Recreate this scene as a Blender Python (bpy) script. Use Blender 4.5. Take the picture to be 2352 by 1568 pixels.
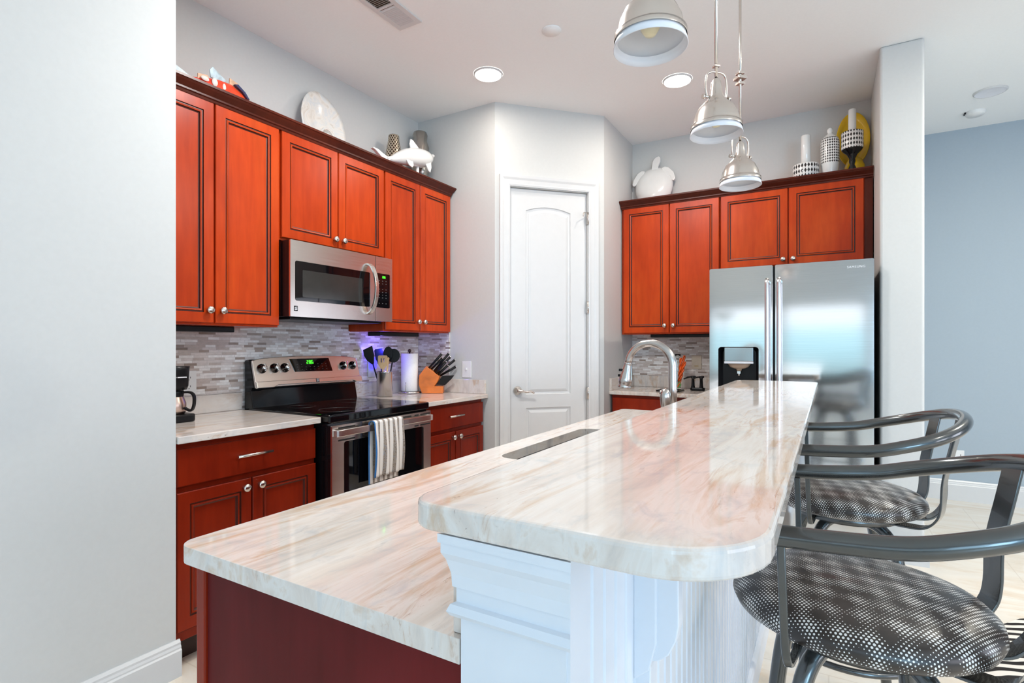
import bpy, bmesh, math, random
from mathutils import Vector, Matrix
random.seed(7)
PI = math.pi
for o in list(bpy.data.objects): bpy.data.objects.remove(o)
SC = bpy.context.scene
COL = SC.collection

# ---------------------------------------------------------------- camera
cam = bpy.data.cameras.new('camera'); camo = bpy.data.objects.new('camera', cam); COL.objects.link(camo)
F_PX, YAW, CAM_H = 1238.553, 0.531, 1.261
cam.sensor_width = 36.0; cam.lens = 36.0 * F_PX / 2352.0
cam.shift_y = (795.759 - 784.0) / 2352.0
cam.clip_start = 0.02
camo.location = (0, 0, CAM_H); camo.rotation_euler = (PI / 2, 0, YAW)
SC.camera = camo

# ---------------------------------------------------------------- world, colour management
SC.view_settings.view_transform = 'Standard'; SC.view_settings.look = 'None'
SC.view_settings.exposure = 0.31; SC.view_settings.gamma = 1.0
SC.view_settings.use_curve_mapping = False
SKY_STRENGTH = 1.35
wd = bpy.data.worlds.new('world'); SC.world = wd; wd.use_nodes = True
nt = wd.node_tree; nt.nodes.clear()
_tc = nt.nodes.new('ShaderNodeTexCoord'); _sp = nt.nodes.new('ShaderNodeSeparateXYZ')
_rp = nt.nodes.new('ShaderNodeValToRGB'); _mr = nt.nodes.new('ShaderNodeMapRange')
_mr.inputs['From Min'].default_value = -1; _mr.inputs['From Max'].default_value = 1
_bg = nt.nodes.new('ShaderNodeBackground'); _ow = nt.nodes.new('ShaderNodeOutputWorld')
nt.links.new(_tc.outputs['Generated'], _sp.inputs[0]); nt.links.new(_sp.outputs['Z'], _mr.inputs['Value'])
nt.links.new(_mr.outputs['Result'], _rp.inputs['Fac']); nt.links.new(_rp.outputs['Color'], _bg.inputs['Color'])
cr = _rp.color_ramp
cr.elements[0].position = 0.0; cr.elements[0].color = (0.30, 0.34, 0.36, 1)
cr.elements[1].position = 1.0; cr.elements[1].color = (0.36, 0.60, 1.0, 1)
for p, c in ((0.47, (0.30, 0.40, 0.42, 1)), (0.5, (0.46, 0.76, 0.86, 1)), (0.514, (0.50, 0.80, 0.90, 1)), (0.520, (0.95, 1.0, 1.05, 1)), (0.536, (0.90, 0.98, 1.05, 1)), (0.56, (0.58, 0.80, 1.0, 1))):
    e = cr.elements.new(p); e.color = c
_bg.inputs['Strength'].default_value = SKY_STRENGTH
nt.links.new(_bg.outputs[0], _ow.inputs['Surface'])
SC.cycles.max_bounces = 8; SC.cycles.diffuse_bounces = 5; SC.cycles.glossy_bounces = 4
SC.cycles.sample_clamp_indirect = 6.0
SC.cycles.caustics_reflective = False; SC.cycles.caustics_refractive = False

LAMP_SKIP = []
def lamp(name, kind, loc, power, color, size=0.1, rot=(0, 0, 0), parent=None, **kw):
    l = bpy.data.lights.new(name, kind); l.energy = power; l.color = color
    if kind == 'AREA':
        l.shape = kw.get('shape', 'DISK'); l.size = size
        if 'size_y' in kw: l.size_y = kw['size_y']
    elif kind in ('POINT', 'SPOT'):
        l.shadow_soft_size = size
        if kind == 'SPOT': l.spot_size = kw.get('angle', 2.6); l.spot_blend = kw.get('blend', 0.6)
    o = bpy.data.objects.new(name, l); COL.objects.link(o); o.location = loc; o.rotation_euler = rot
    if parent: o.parent = parent
    return o
CEIL = 3.04
CAN_POWER = 3.2
DAY = (0.43, 0.73, 1.0)
DAY_SIDE = (0.92, 0.88, 1.0)
# area lamps added at the right-hand rear openings and right-wall windows, boosting the daylight
for wx, pw in ((1.62, 20.0), (3.45, 80.0)):
    lamp('daylight', 'AREA', (wx, -3.42, 1.38), pw, DAY, 1.7, (PI / 2, 0, 0), shape='RECTANGLE', size_y=1.4)
for wy, pw in ((0.2, 22.0), (2.6, 22.0)):
    lamp('daylight', 'AREA', (4.42, wy, 1.50), pw, DAY_SIDE, 1.5, (0, PI / 2, 0), shape='RECTANGLE', size_y=1.6)

# ---------------------------------------------------------------- materials
MATS = {}
def new_mat(name):
    m = bpy.data.materials.new(name); m.use_nodes = True
    n = m.node_tree.nodes; b = n['Principled BSDF']
    MATS[name] = m
    return m, n, m.node_tree.links, b
def setp(b, **kw):
    names = {'rough': 'Roughness', 'metal': 'Metallic', 'spec': 'Specular IOR Level', 'coat': 'Coat Weight',
             'coat_rough': 'Coat Roughness', 'trans': 'Transmission Weight', 'ior': 'IOR', 'aniso': 'Anisotropic',
             'estr': 'Emission Strength', 'alpha': 'Alpha', 'sheen': 'Sheen Weight', 'sss': 'Subsurface Weight'}
    for k, v in kw.items():
        if k == 'ecol': b.inputs['Emission Color'].default_value = (*v, 1)
        elif k == 'color': b.inputs['Base Color'].default_value = (*v, 1)
        else: b.inputs[names[k]].default_value = v
def noise(n, l, scale=5, detail=3, rough=0.5, coord='Object', mapscale=(1, 1, 1), rot=(0, 0, 0), dist=0.0):
    tc = n.new('ShaderNodeTexCoord'); mp = n.new('ShaderNodeMapping'); tx = n.new('ShaderNodeTexNoise')
    mp.inputs['Scale'].default_value = mapscale; mp.inputs['Rotation'].default_value = rot
    tx.inputs['Scale'].default_value = scale; tx.inputs['Detail'].default_value = detail
    tx.inputs['Roughness'].default_value = rough; tx.inputs['Distortion'].default_value = dist
    l.new(tc.outputs[coord], mp.inputs[0]); l.new(mp.outputs[0], tx.inputs['Vector'])
    return tx
def ramp(n, l, src, stops):
    r = n.new('ShaderNodeValToRGB'); cr = r.color_ramp
    cr.elements[0].position = stops[0][0]; cr.elements[0].color = (*stops[0][1], 1)
    cr.elements[1].position = stops[-1][0]; cr.elements[1].color = (*stops[-1][1], 1)
    for p, c in stops[1:-1]:
        e = cr.elements.new(p); e.color = (*c, 1)
    l.new(src, r.inputs['Fac']); return r
def bump(n, l, b, src, strength=0.1, dist=0.01):
    bp = n.new('ShaderNodeBump'); bp.inputs['Strength'].default_value = strength; bp.inputs['Distance'].default_value = dist
    l.new(src, bp.inputs['Height']); l.new(bp.outputs[0], b.inputs['Normal'])
def math_n(n, l, op, a, b=None):
    m = n.new('ShaderNodeMath'); m.operation = op
    for i, v in enumerate((a, b)):
        if v is None: continue
        if isinstance(v, (int, float)): m.inputs[i].default_value = v
        else: l.new(v, m.inputs[i])
    return m.outputs[0]
def mixc(n, l, fac, a, b, mode='MIX'):
    m = n.new('ShaderNodeMix'); m.data_type = 'RGBA'; m.blend_type = mode
    for i, v in ((0, fac), (6, a), (7, b)):
        if isinstance(v, (int, float)): m.inputs[i].default_value = v
        elif isinstance(v, tuple): m.inputs[i].default_value = (*v, 1)
        else: l.new(v, m.inputs[i])
    return m.outputs[2]

def simple(name, color, rough=0.5, metal=0.0, var=0.06, nscale=20, bmp=0.0, **kw):
    m, n, l, b = new_mat(name); setp(b, rough=rough, metal=metal, **kw)
    tx = noise(n, l, nscale, 3)
    lo = tuple(c * (1 - var) for c in color); hi = tuple(min(1, c * (1 + var)) for c in color)
    r = ramp(n, l, tx.outputs['Fac'], [(0.3, lo), (0.7, hi)]); l.new(r.outputs[0], b.inputs['Base Color'])
    if bmp: bump(n, l, b, tx.outputs['Fac'], bmp, 0.002)
    return m
wall_m = simple('painted_wall', (0.605, 0.61, 0.60), 0.6, var=0.012, nscale=60, bmp=0.03)
wall_blue_shade_m = simple('painted_wall_blue_shade', (0.37, 0.44, 0.50), 0.6, var=0.012, nscale=60, bmp=0.03)  # same wall paint with the far side's dim bluish light in its colour
ceil_m = simple('ceiling_paint', (0.90, 0.92, 0.925), 0.8, var=0.01, nscale=80, bmp=0.04)
trim_m = simple('white_trim_paint', (0.655, 0.66, 0.665), 0.3, var=0.01)
white_panel_m = simple('white_panel_paint', (0.70, 0.73, 0.78), 0.35, var=0.01)
black_gloss = simple('black_gloss', (0.006, 0.006, 0.007), 0.08, var=0.02, spec=0.35)
black_glass = simple('black_ceramic_glass', (0.003, 0.003, 0.004), 0.03, var=0.02, spec=0.45)
black_m = simple('black_plastic', (0.007, 0.007, 0.008), 0.32, var=0.1, spec=0.25)
white_gloss = simple('white_ceramic', (0.83, 0.82, 0.80), 0.18, var=0.015, coat=0.4)
white_plastic = simple('white_plastic', (0.80, 0.80, 0.79), 0.35, var=0.01)
paper_m = simple('paper_towel', (0.86, 0.85, 0.85), 0.9, var=0.03, nscale=150, bmp=0.3)
chrome_m = simple('chrome', (0.82, 0.81, 0.80), 0.12, 1.0, var=0.02)
nickel_m = simple('satin_nickel', (0.68, 0.62, 0.57), 0.20, 1.0, var=0.03)
bronze_m = simple('aged_brass', (0.50, 0.38, 0.22), 0.28, 1.0, var=0.1)
chair_m = simple('gunmetal_paint', (0.10, 0.105, 0.105), 0.22, 0.85, var=0.05, coat=0.5)
yellow_m = simple('yellow_glaze', (0.80, 0.50, 0.006), 0.2, var=0.12, nscale=7, coat=0.4)
green_m = simple('green_leaf', (0.10, 0.25, 0.06), 0.5)
orange_m = simple('orange_red_plastic', (0.85, 0.10, 0.01), 0.3, var=0.5, nscale=14)
block_m = simple('knife_block_wood', (0.66, 0.165, 0.016), 0.35, var=0.25, nscale=12, coat=0.2)
utw_m = simple('pale_wood', (0.72, 0.48, 0.25), 0.5, var=0.12)
toe_m = simple('dark_toe_kick', (0.03, 0.010, 0.006), 0.5)
mirror_silver = simple('hammered_silver', (0.45, 0.42, 0.38), 0.12, 1.0, var=0.3, nscale=9)
blade_m = simple('dark_sheath', (0.012, 0.010, 0.009), 0.5, spec=0.2)
copper_m = simple('brushed_copper_steel', (0.66, 0.50, 0.42), 0.3, 1.0)
lens_m = simple('frosted_lens', (0.80, 0.85, 0.92), 0.35, var=0.01, trans=0.25)
inner_white = simple('lamp_inner_enamel', (0.78, 0.79, 0.84), 0.3, var=0.02)
glaze_line = simple('dark_glaze', (0.060, 0.008, 0.003), 0.4)
shadow_gap = simple('gap_shade', (0.01, 0.008, 0.008), 0.6)  # near-black; the shade inside gaps and slots put into the colour

def emit(name, color, strength):
    m, n, l, b = new_mat(name); setp(b, color=color, rough=0.5, ecol=color, estr=strength); return m
can_emit = emit('lamp_lens_lit', (1.0, 0.94, 0.86), 14.0)
green_led = emit('green_led', (0.05, 1.0, 0.02), 3.0)
blue_led = emit('blue_led', (0.06, 0.05, 1.0), 2.2)
bulb_m = simple('bulb_glass', (0.80, 0.74, 0.52), 0.2, var=0.03)

def wood(name, c1, c2, c3, grain=(1, 1, 8), rough=0.27, spec=0.22):
    m, n, l, b = new_mat(name); setp(b, rough=rough, coat=0.0, spec=spec)
    t1 = noise(n, l, 2.2, 4, 0.6, mapscale=(1, 1, 0.55)); t2 = noise(n, l, 22, 5, 0.6, mapscale=(1, 1, 0.12), dist=0.4)
    r1 = ramp(n, l, t1.outputs['Fac'], [(0.3, c2), (0.55, c1), (0.75, c3)])
    r2 = ramp(n, l, t2.outputs['Fac'], [(0.3, (0.80, 0.76, 0.72)), (0.7, (1.05, 1.05, 1.05))])
    o = mixc(n, l, 1.0, r1.outputs[0], r2.outputs[0], 'MULTIPLY'); l.new(o, b.inputs['Base Color'])
    bump(n, l, b, t2.outputs['Fac'], 0.03, 0.001)
    return m
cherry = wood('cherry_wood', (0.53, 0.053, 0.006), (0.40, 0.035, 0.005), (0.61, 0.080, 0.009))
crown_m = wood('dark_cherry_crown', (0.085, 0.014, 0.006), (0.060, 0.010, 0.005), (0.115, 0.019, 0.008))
base_cherry = wood('base_cherry_wood', (0.24, 0.018, 0.004), (0.17, 0.011, 0.003), (0.32, 0.028, 0.006))  # darker copy of the cherry, the low cabinets' dimmer light in its colour
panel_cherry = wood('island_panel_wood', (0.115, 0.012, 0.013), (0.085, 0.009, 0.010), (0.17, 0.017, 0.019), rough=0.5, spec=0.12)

def granite(name, ang=0.36):
    m, n, l, b = new_mat(name); setp(b, rough=0.06, spec=0.38)
    rz = (0, 0, ang)
    a = noise(n, l, 3.2, 6, 0.62, mapscale=(4.2, 0.55, 2), rot=rz, dist=0.9)
    base = ramp(n, l, a.outputs['Fac'], [(0.30, (0.53, 0.49, 0.465)), (0.43, (0.67, 0.60, 0.545)), (0.54, (0.72, 0.675, 0.635)), (0.66, (0.60, 0.46, 0.35))])
    v = noise(n, l, 5.5, 8, 0.72, mapscale=(5.0, 0.8, 2), rot=rz, dist=1.4)
    vf = ramp(n, l, v.outputs['Fac'], [(0.55, (0, 0, 0)), (0.66, (0.85, 0.85, 0.85))])
    msk = noise(n, l, 2.3, 2, 0.5, mapscale=(1.6, 0.6, 1), rot=rz)
    mr = ramp(n, l, msk.outputs['Fac'], [(0.42, (0, 0, 0)), (0.62, (1, 1, 1))])
    ff = math_n(n, l, 'MULTIPLY', vf.outputs[0], mr.outputs[0])
    c1 = mixc(n, l, ff, base.outputs[0], (0.47, 0.27, 0.15))
    s = noise(n, l, 30, 6, 0.75, mapscale=(2.2, 0.6, 1.4), rot=rz, dist=0.5)
    sf = ramp(n, l, s.outputs['Fac'], [(0.62, (0, 0, 0)), (0.69, (0.85, 0.85, 0.85))])
    sf2 = math_n(n, l, 'MULTIPLY', sf.outputs[0], mr.outputs[0])
    c2 = mixc(n, l, sf2, c1, (0.20, 0.13, 0.10))
    # bluish grey clouds that run through the thickness of the slab
    g = noise(n, l, 9, 5, 0.65, mapscale=(2.2, 1.2, 0.35), rot=rz, dist=0.8)
    gf = ramp(n, l, g.outputs['Fac'], [(0.52, (0, 0, 0)), (0.72, (0.55, 0.55, 0.55))])
    c3 = mixc(n, l, gf.outputs[0], c2, (0.44, 0.47, 0.50))
    l.new(c3, b.inputs['Base Color'])
    return m
granite_m = granite('island_granite')
granite_w = granite('counter_granite', 0.2)

def steel(name, color, rough, axis, metal=1.0):
    m, n, l, b = new_mat(name); setp(b, rough=rough, metal=metal, color=color)
    s = [60, 60, 60]; s[axis] = 0.8
    t = noise(n, l, 6, 3, 0.5, mapscale=tuple(s))
    r = ramp(n, l, t.outputs['Fac'], [(0.3, tuple(c * 0.93 for c in color)), (0.7, color)]); l.new(r.outputs[0], b.inputs['Base Color'])
    rr = n.new('ShaderNodeMapRange'); l.new(t.outputs['Fac'], rr.inputs['Value'])
    rr.inputs['To Min'].default_value = rough * 0.85; rr.inputs['To Max'].default_value = rough * 1.2
    l.new(rr.outputs[0], b.inputs['Roughness'])
    return m
steel_x = steel('brushed_steel_fridge', (0.72, 0.73, 0.74), 0.085, 0)
steel_y = steel('brushed_steel_appliance', (0.80, 0.74, 0.69), 0.24, 1)
steel_z = simple('brushed_steel_faucet', (0.52, 0.49, 0.47), 0.24, 1.0, var=0.0)
handle_steel = simple('satin_steel_handle', (0.62, 0.60, 0.60), 0.28, 1.0, var=0.0)

def tile_mat(name, axis):
    m, n, l, b = new_mat(name); setp(b, rough=0.3)
    tc = n.new('ShaderNodeTexCoord'); sp = n.new('ShaderNodeSeparateXYZ'); l.new(tc.outputs['Object'], sp.inputs[0])
    u = sp.outputs[axis]; v = sp.outputs['Z']
    vv = math_n(n, l, 'DIVIDE', v, 0.0135)
    row = math_n(n, l, 'FLOOR', vv); fv = math_n(n, l, 'FRACT', vv)
    wn = n.new('ShaderNodeTexWhiteNoise'); wn.noise_dimensions = '1D'; l.new(row, wn.inputs['W'])
    off = math_n(n, l, 'MULTIPLY', wn.outputs['Value'], 7.0)
    wn2 = n.new('ShaderNodeTexWhiteNoise'); wn2.noise_dimensions = '1D'; l.new(math_n(n, l, 'ADD', row, 31.7), wn2.inputs['W'])
    wid = math_n(n, l, 'ADD', math_n(n, l, 'MULTIPLY', wn2.outputs['Value'], 0.055), 0.05)
    uu = math_n(n, l, 'ADD', math_n(n, l, 'DIVIDE', u, wid), off)
    col = math_n(n, l, 'FLOOR', uu); fu = math_n(n, l, 'FRACT', uu)
    cb = n.new('ShaderNodeCombineXYZ'); l.new(row, cb.inputs[0]); l.new(col, cb.inputs[1])
    wn3 = n.new('ShaderNodeTexWhiteNoise'); wn3.noise_dimensions = '2D'; l.new(cb.outputs[0], wn3.inputs['Vector'])
    r = ramp(n, l, wn3.outputs['Value'], [(0.0, (0.30, 0.23, 0.19)), (0.08, (0.40, 0.32, 0.28)), (0.09, (0.56, 0.48, 0.44)), (0.4, (0.63, 0.55, 0.51)),
                                          (0.41, (0.70, 0.64, 0.61)), (0.72, (0.74, 0.68, 0.66)), (0.73, (0.86, 0.83, 0.81)), (1.0, (0.90, 0.88, 0.87))])
    r.color_ramp.interpolation = 'LINEAR'
    g1 = math_n(n, l, 'LESS_THAN', fv, 0.07); g2 = math_n(n, l, 'LESS_THAN', fu, 0.018)
    g = math_n(n, l, 'MAXIMUM', g1, g2)
    nz = noise(n, l, 45, 3, 0.6, mapscale=(1, 1, 2))
    nr = ramp(n, l, nz.outputs['Fac'], [(0.3, (0.88, 0.87, 0.86)), (0.7, (1.06, 1.06, 1.06))])
    c0 = mixc(n, l, 1.0, r.outputs[0], nr.outputs[0], 'MULTIPLY')
    c = mixc(n, l, g, c0, (0.50, 0.47, 0.45)); l.new(c, b.inputs['Base Color'])
    hgt = math_n(n, l, 'ADD', math_n(n, l, 'MULTIPLY', math_n(n, l, 'SUBTRACT', 1.0, g), 0.5), math_n(n, l, 'MULTIPLY', wn3.outputs['Value'], 0.5))
    bump(n, l, b, hgt, 0.4, 0.003)
    return m
tile_y = tile_mat('mosaic_strip_tile_side', 'Y'); tile_x = tile_mat('mosaic_strip_tile_back', 'X')

def floor_mat():
    m, n, l, b = new_mat('beige_stone_floor'); setp(b, rough=0.22)
    a = noise(n, l, 1.6, 6, 0.6, mapscale=(1, 3.0, 1), dist=1.6)
    base = ramp(n, l, a.outputs['Fac'], [(0.3, (0.76, 0.62, 0.47)), (0.5, (0.84, 0.76, 0.65)), (0.72, (0.88, 0.83, 0.75))])
    tc = n.new('ShaderNodeTexCoord'); br = n.new('ShaderNodeTexBrick'); l.new(tc.outputs['Object'], br.inputs['Vector'])
    br.inputs['Scale'].default_value = 1.0; br.inputs['Brick Width'].default_value = 0.6; br.inputs['Row Height'].default_value = 0.6
    br.inputs['Mortar Size'].default_value = 0.003; br.offset = 0.5
    c = mixc(n, l, math_n(n, l, 'MULTIPLY', br.outputs['Fac'], 0.35), base.outputs[0], (0.60, 0.50, 0.40)); l.new(c, b.inputs['Base Color'])
    return m
floor_m = floor_mat()

def seat_mat():
    m, n, l, b = new_mat('perforated_dot_vinyl'); setp(b, rough=0.34, coat=0.15)
    tc = n.new('ShaderNodeTexCoord'); sp = n.new('ShaderNodeSeparateXYZ'); l.new(tc.outputs['UV'], sp.inputs[0])
    S = 0.0072
    # staggered dot lattice; the UVs are metres measured over the cushion
    y = math_n(n, l, 'DIVIDE', sp.outputs['Y'], S * 0.75); ry = math_n(n, l, 'FLOOR', y)
    half = math_n(n, l, 'MULTIPLY', math_n(n, l, 'MODULO', math_n(n, l, 'ADD', ry, 1000.0), 2.0), 0.5)
    x = math_n(n, l, 'ADD', math_n(n, l, 'DIVIDE', sp.outputs['X'], S), half); rx = math_n(n, l, 'FLOOR', x)
    fx = math_n(n, l, 'SUBTRACT', math_n(n, l, 'FRACT', x), 0.5)
    fy = math_n(n, l, 'MULTIPLY', math_n(n, l, 'SUBTRACT', math_n(n, l, 'FRACT', y), 0.5), 0.75)
    d = math_n(n, l, 'SQRT', math_n(n, l, 'ADD', math_n(n, l, 'MULTIPLY', fx, fx), math_n(n, l, 'MULTIPLY', fy, fy)))
    # diagonal diamonds of big dots, small dots and none
    X, Y = sp.outputs['X'], sp.outputs['Y']
    u = math_n(n, l, 'SINE', math_n(n, l, 'MULTIPLY', math_n(n, l, 'ADD', X, math_n(n, l, 'MULTIPLY', Y, 1.0)), 74.0))
    v = math_n(n, l, 'SINE', math_n(n, l, 'MULTIPLY', math_n(n, l, 'SUBTRACT', X, math_n(n, l, 'MULTIPLY', Y, 0.8)), 60.0))
    w = noise(n, l, 16, 1, 0.5, coord='UV')
    k = math_n(n, l, 'MULTIPLY', u, v)
    rad = math_n(n, l, 'ADD', math_n(n, l, 'MULTIPLY', k, 0.13), math_n(n, l, 'ADD', 0.0, math_n(n, l, 'MULTIPLY', w.outputs['Fac'], 0.37)))
    rad = math_n(n, l, 'MINIMUM', rad, 0.31)
    on = math_n(n, l, 'GREATER_THAN', rad, 0.10)
    rad = math_n(n, l, 'MULTIPLY', math_n(n, l, 'MAXIMUM', rad, 0.13), on)
    dot = math_n(n, l, 'LESS_THAN', d, rad)
    c = mixc(n, l, dot, (0.030, 0.022, 0.018), (0.80, 0.78, 0.74)); l.new(c, b.inputs['Base Color'])
    return m
seat_m = seat_mat()

def harlequin(name, nx, h, dark=(0.015, 0.01, 0.01)):
    """Diamonds round a lathe form: angle about local Z and height."""
    m, n, l, b = new_mat(name); setp(b, rough=0.2, coat=0.4)
    tc = n.new('ShaderNodeTexCoord'); sp = n.new('ShaderNodeSeparateXYZ'); l.new(tc.outputs['Object'], sp.inputs[0])
    a = math_n(n, l, 'ARCTAN2', sp.outputs['Y'], sp.outputs['X'])
    u = math_n(n, l, 'MULTIPLY', a, nx / (2 * PI)); v = math_n(n, l, 'DIVIDE', sp.outputs['Z'], h)
    fu = math_n(n, l, 'ABSOLUTE', math_n(n, l, 'SUBTRACT', math_n(n, l, 'FRACT', math_n(n, l, 'ADD', u, 50.0)), 0.5))
    fv = math_n(n, l, 'ABSOLUTE', math_n(n, l, 'SUBTRACT', math_n(n, l, 'FRACT', v), 0.5))
    k = math_n(n, l, 'LESS_THAN', math_n(n, l, 'ADD', math_n(n, l, 'MULTIPLY', fu, 1.15), fv), 0.46)
    c = mixc(n, l, k, (0.84, 0.82, 0.80), dark); l.new(c, b.inputs['Base Color'])
    return m
harl_big = harlequin('harlequin_glaze_large', 26, 0.036); harl_mid = harlequin('harlequin_glaze_rows', 24, 0.030); harl_small = harlequin('harlequin_glaze_small', 26, 0.0185)

def stripes_mat():
    m, n, l, b = new_mat('striped_towel_cloth'); setp(b, rough=0.9, sheen=0.2)
    tc = n.new('ShaderNodeTexCoord'); sp = n.new('ShaderNodeSeparateXYZ'); l.new(tc.outputs['UV'], sp.inputs[0])
    u = math_n(n, l, 'MULTIPLY', sp.outputs['X'], 6.0); f = math_n(n, l, 'FRACT', math_n(n, l, 'ADD', u, 0.3))
    k = math_n(n, l, 'LESS_THAN', f, 0.44)
    z = noise(n, l, 160, 2); zr = ramp(n, l, z.outputs['Fac'], [(0.3, (0.13, 0.11, 0.10)), (0.5, (0.35, 0.28, 0.22)), (0.7, (0.22, 0.26, 0.33))])
    c = mixc(n, l, k, (0.82, 0.78, 0.74), zr.outputs[0])
    be = math_n(n, l, 'LESS_THAN', sp.outputs['X'], 0.035)
    c = mixc(n, l, be, c, (0.03, 0.16, 0.42)); l.new(c, b.inputs['Base Color'])
    bump(n, l, b, z.outputs['Fac'], 0.4, 0.002)
    return m
towel_m = stripes_mat()

def zebra_mat():
    m, n, l, b = new_mat('zebra_hide'); setp(b, rough=0.95)
    w = n.new('ShaderNodeTexWave'); tc = n.new('ShaderNodeTexCoord'); mp = n.new('ShaderNodeMapping')
    mp.inputs['Rotation'].default_value = (0, 0, 1.15); l.new(tc.outputs['Object'], mp.inputs[0]); l.new(mp.outputs[0], w.inputs['Vector'])
    w.inputs['Scale'].default_value = 6.5; w.inputs['Distortion'].default_value = 4.0; w.inputs['Detail'].default_value = 1.5; w.inputs['Detail Scale'].default_value = 0.8
    r = ramp(n, l, w.outputs['Fac'], [(0.42, (0.015, 0.011, 0.009)), (0.52, (0.80, 0.74, 0.66))]); l.new(r.outputs[0], b.inputs['Base Color'])
    return m
zebra_m = zebra_mat()

def shell_mat():
    m, n, l, b = new_mat('mother_of_pearl'); setp(b, rough=0.2, coat=0.5)
    a = noise(n, l, 9, 4, 0.6, dist=1.5)
    r = ramp(n, l, a.outputs['Fac'], [(0.3, (0.66, 0.60, 0.52)), (0.45, (0.84, 0.80, 0.74)), (0.6, (0.72, 0.74, 0.74)), (0.75, (0.90, 0.84, 0.82))])
    l.new(r.outputs[0], b.inputs['Base Color']); bump(n, l, b, a.outputs['Fac'], 0.5, 0.01)
    return m
shell_m = shell_mat()

def lattice_mat():
    m, n, l, b = new_mat('gold_lattice_glaze'); setp(b, rough=0.25, metal=0.8)
    tc = n.new('ShaderNodeTexCoord'); sp = n.new('ShaderNodeSeparateXYZ'); l.new(tc.outputs['Object'], sp.inputs[0])
    a = math_n(n, l, 'MULTIPLY', math_n(n, l, 'ARCTAN2', sp.outputs['Y'], sp.outputs['X']), 14 / (2 * PI))
    v = math_n(n, l, 'MULTIPLY', sp.outputs['Z'], 34.0)
    p = math_n(n, l, 'FRACT', math_n(n, l, 'ADD', math_n(n, l, 'ADD', a, v), 60.0)); q = math_n(n, l, 'FRACT', math_n(n, l, 'ADD', math_n(n, l, 'SUBTRACT', a, v), 60.0))
    k = math_n(n, l, 'MAXIMUM', math_n(n, l, 'LESS_THAN', p, 0.36), math_n(n, l, 'LESS_THAN', q, 0.36))
    c = mixc(n, l, k, (0.07, 0.045, 0.03), (0.72, 0.62, 0.48)); l.new(c, b.inputs['Base Color']); bump(n, l, b, k, 0.8, 0.004)
    return m
lattice_m = lattice_mat()

def glass_mat():
    m, n, l, b = new_mat('clear_glass'); setp(b, rough=0.02, trans=1.0, ior=1.45, color=(0.95, 0.97, 0.97)); return m
glass_m = glass_mat()

def fish_mat():
    m, n, l, b = new_mat('painted_fish_red'); setp(b, rough=0.25, coat=0.4)
    t = noise(n, l, 5, 3); r = ramp(n, l, t.outputs['Fac'], [(0.35, (0.80, 0.035, 0.012)), (0.65, (0.88, 0.10, 0.03))]); l.new(r.outputs[0], b.inputs['Base Color'])
    return m
fish_m = fish_mat()
fin_m = simple('painted_fin_blue_cream', (0.48, 0.60, 0.66), 0.35, var=0.4, nscale=25)
fin_tan = simple('painted_fin_tan', (0.75, 0.45, 0.28), 0.35, var=0.3, nscale=25)
navy_m = simple('painted_navy', (0.02, 0.03, 0.10), 0.3)
cream_spot = simple('painted_cream', (0.85, 0.78, 0.72), 0.3)
text_grey = simple('printed_grey', (0.42, 0.42, 0.42), 0.5)
key_m = simple('printed_key_grey', (0.13, 0.13, 0.13), 0.5)
text_light = simple('printed_light_grey', (0.80, 0.82, 0.86), 0.4)

# ---------------------------------------------------------------- mesh helpers
def BM(): return bmesh.new()
def box(bm, x0, x1, y0, y1, z0, z1, mi=0):
    vs = [bm.verts.new(p) for p in ((x0, y0, z0), (x1, y0, z0), (x1, y1, z0), (x0, y1, z0), (x0, y0, z1), (x1, y0, z1), (x1, y1, z1), (x0, y1, z1))]
    for f in ((0, 3, 2, 1), (4, 5, 6, 7), (0, 1, 5, 4), (1, 2, 6, 5), (2, 3, 7, 6), (3, 0, 4, 7)):
        bm.faces.new([vs[i] for i in f]).material_index = mi
    return vs
def prism(bm, pts, f, a, b, mi=0):
    """pts: 2-D outline, f(p, q, t) -> xyz ; extruded between t=a and t=b"""
    A = [bm.verts.new(f(p, q, a)) for p, q in pts]; B = [bm.verts.new(f(p, q, b)) for p, q in pts]
    n = len(pts)
    bm.faces.new(A).material_index = mi; bm.faces.new(list(reversed(B))).material_index = mi
    for i in range(n):
        j = (i + 1) % n; bm.faces.new((A[i], A[j], B[j], B[i])).material_index = mi
def along_y(p, q, t): return (p, t, q)
def along_x(p, q, t): return (t, p, q)
def along_z(p, q, t): return (p, q, t)
def lathe(bm, prof, cx=0, cy=0, cz=0, seg=32, mi=0, M=None):
    rings = []
    for r, z in prof:
        if r < 1e-6:
            v = Vector((cx, cy, cz + z)); rings.append([bm.verts.new(M @ v if M else v)])
        else:
            ring = []
            for i in range(seg):
                a = 2 * PI * i / seg; v = Vector((cx + r * math.cos(a), cy + r * math.sin(a), cz + z)); ring.append(bm.verts.new(M @ v if M else v))
            rings.append(ring)
    for a, b in zip(rings[:-1], rings[1:]):
        for i in range(seg):
            j = (i + 1) % seg
            if len(a) == 1 and len(b) == 1: break
            if len(a) == 1: f = bm.faces.new((a[0], b[j], b[i]))
            elif len(b) == 1: f = bm.faces.new((a[i], a[j], b[0]))
            else: f = bm.faces.new((a[i], a[j], b[j], b[i]))
            f.material_index = mi; f.smooth = True
def smooth_path(pts, k=6):
    P = [Vector(p) for p in pts]; out = []
    for i in range(len(P) - 1):
        p0 = P[max(i - 1, 0)]; p1 = P[i]; p2 = P[i + 1]; p3 = P[min(i + 2, len(P) - 1)]
        for j in range(k):
            t = j / k
            out.append(0.5 * ((2 * p1) + (-p0 + p2) * t + (2 * p0 - 5 * p1 + 4 * p2 - p3) * t * t + (-p0 + 3 * p1 - 3 * p2 + p3) * t ** 3))
    out.append(P[-1]); return out
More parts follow.
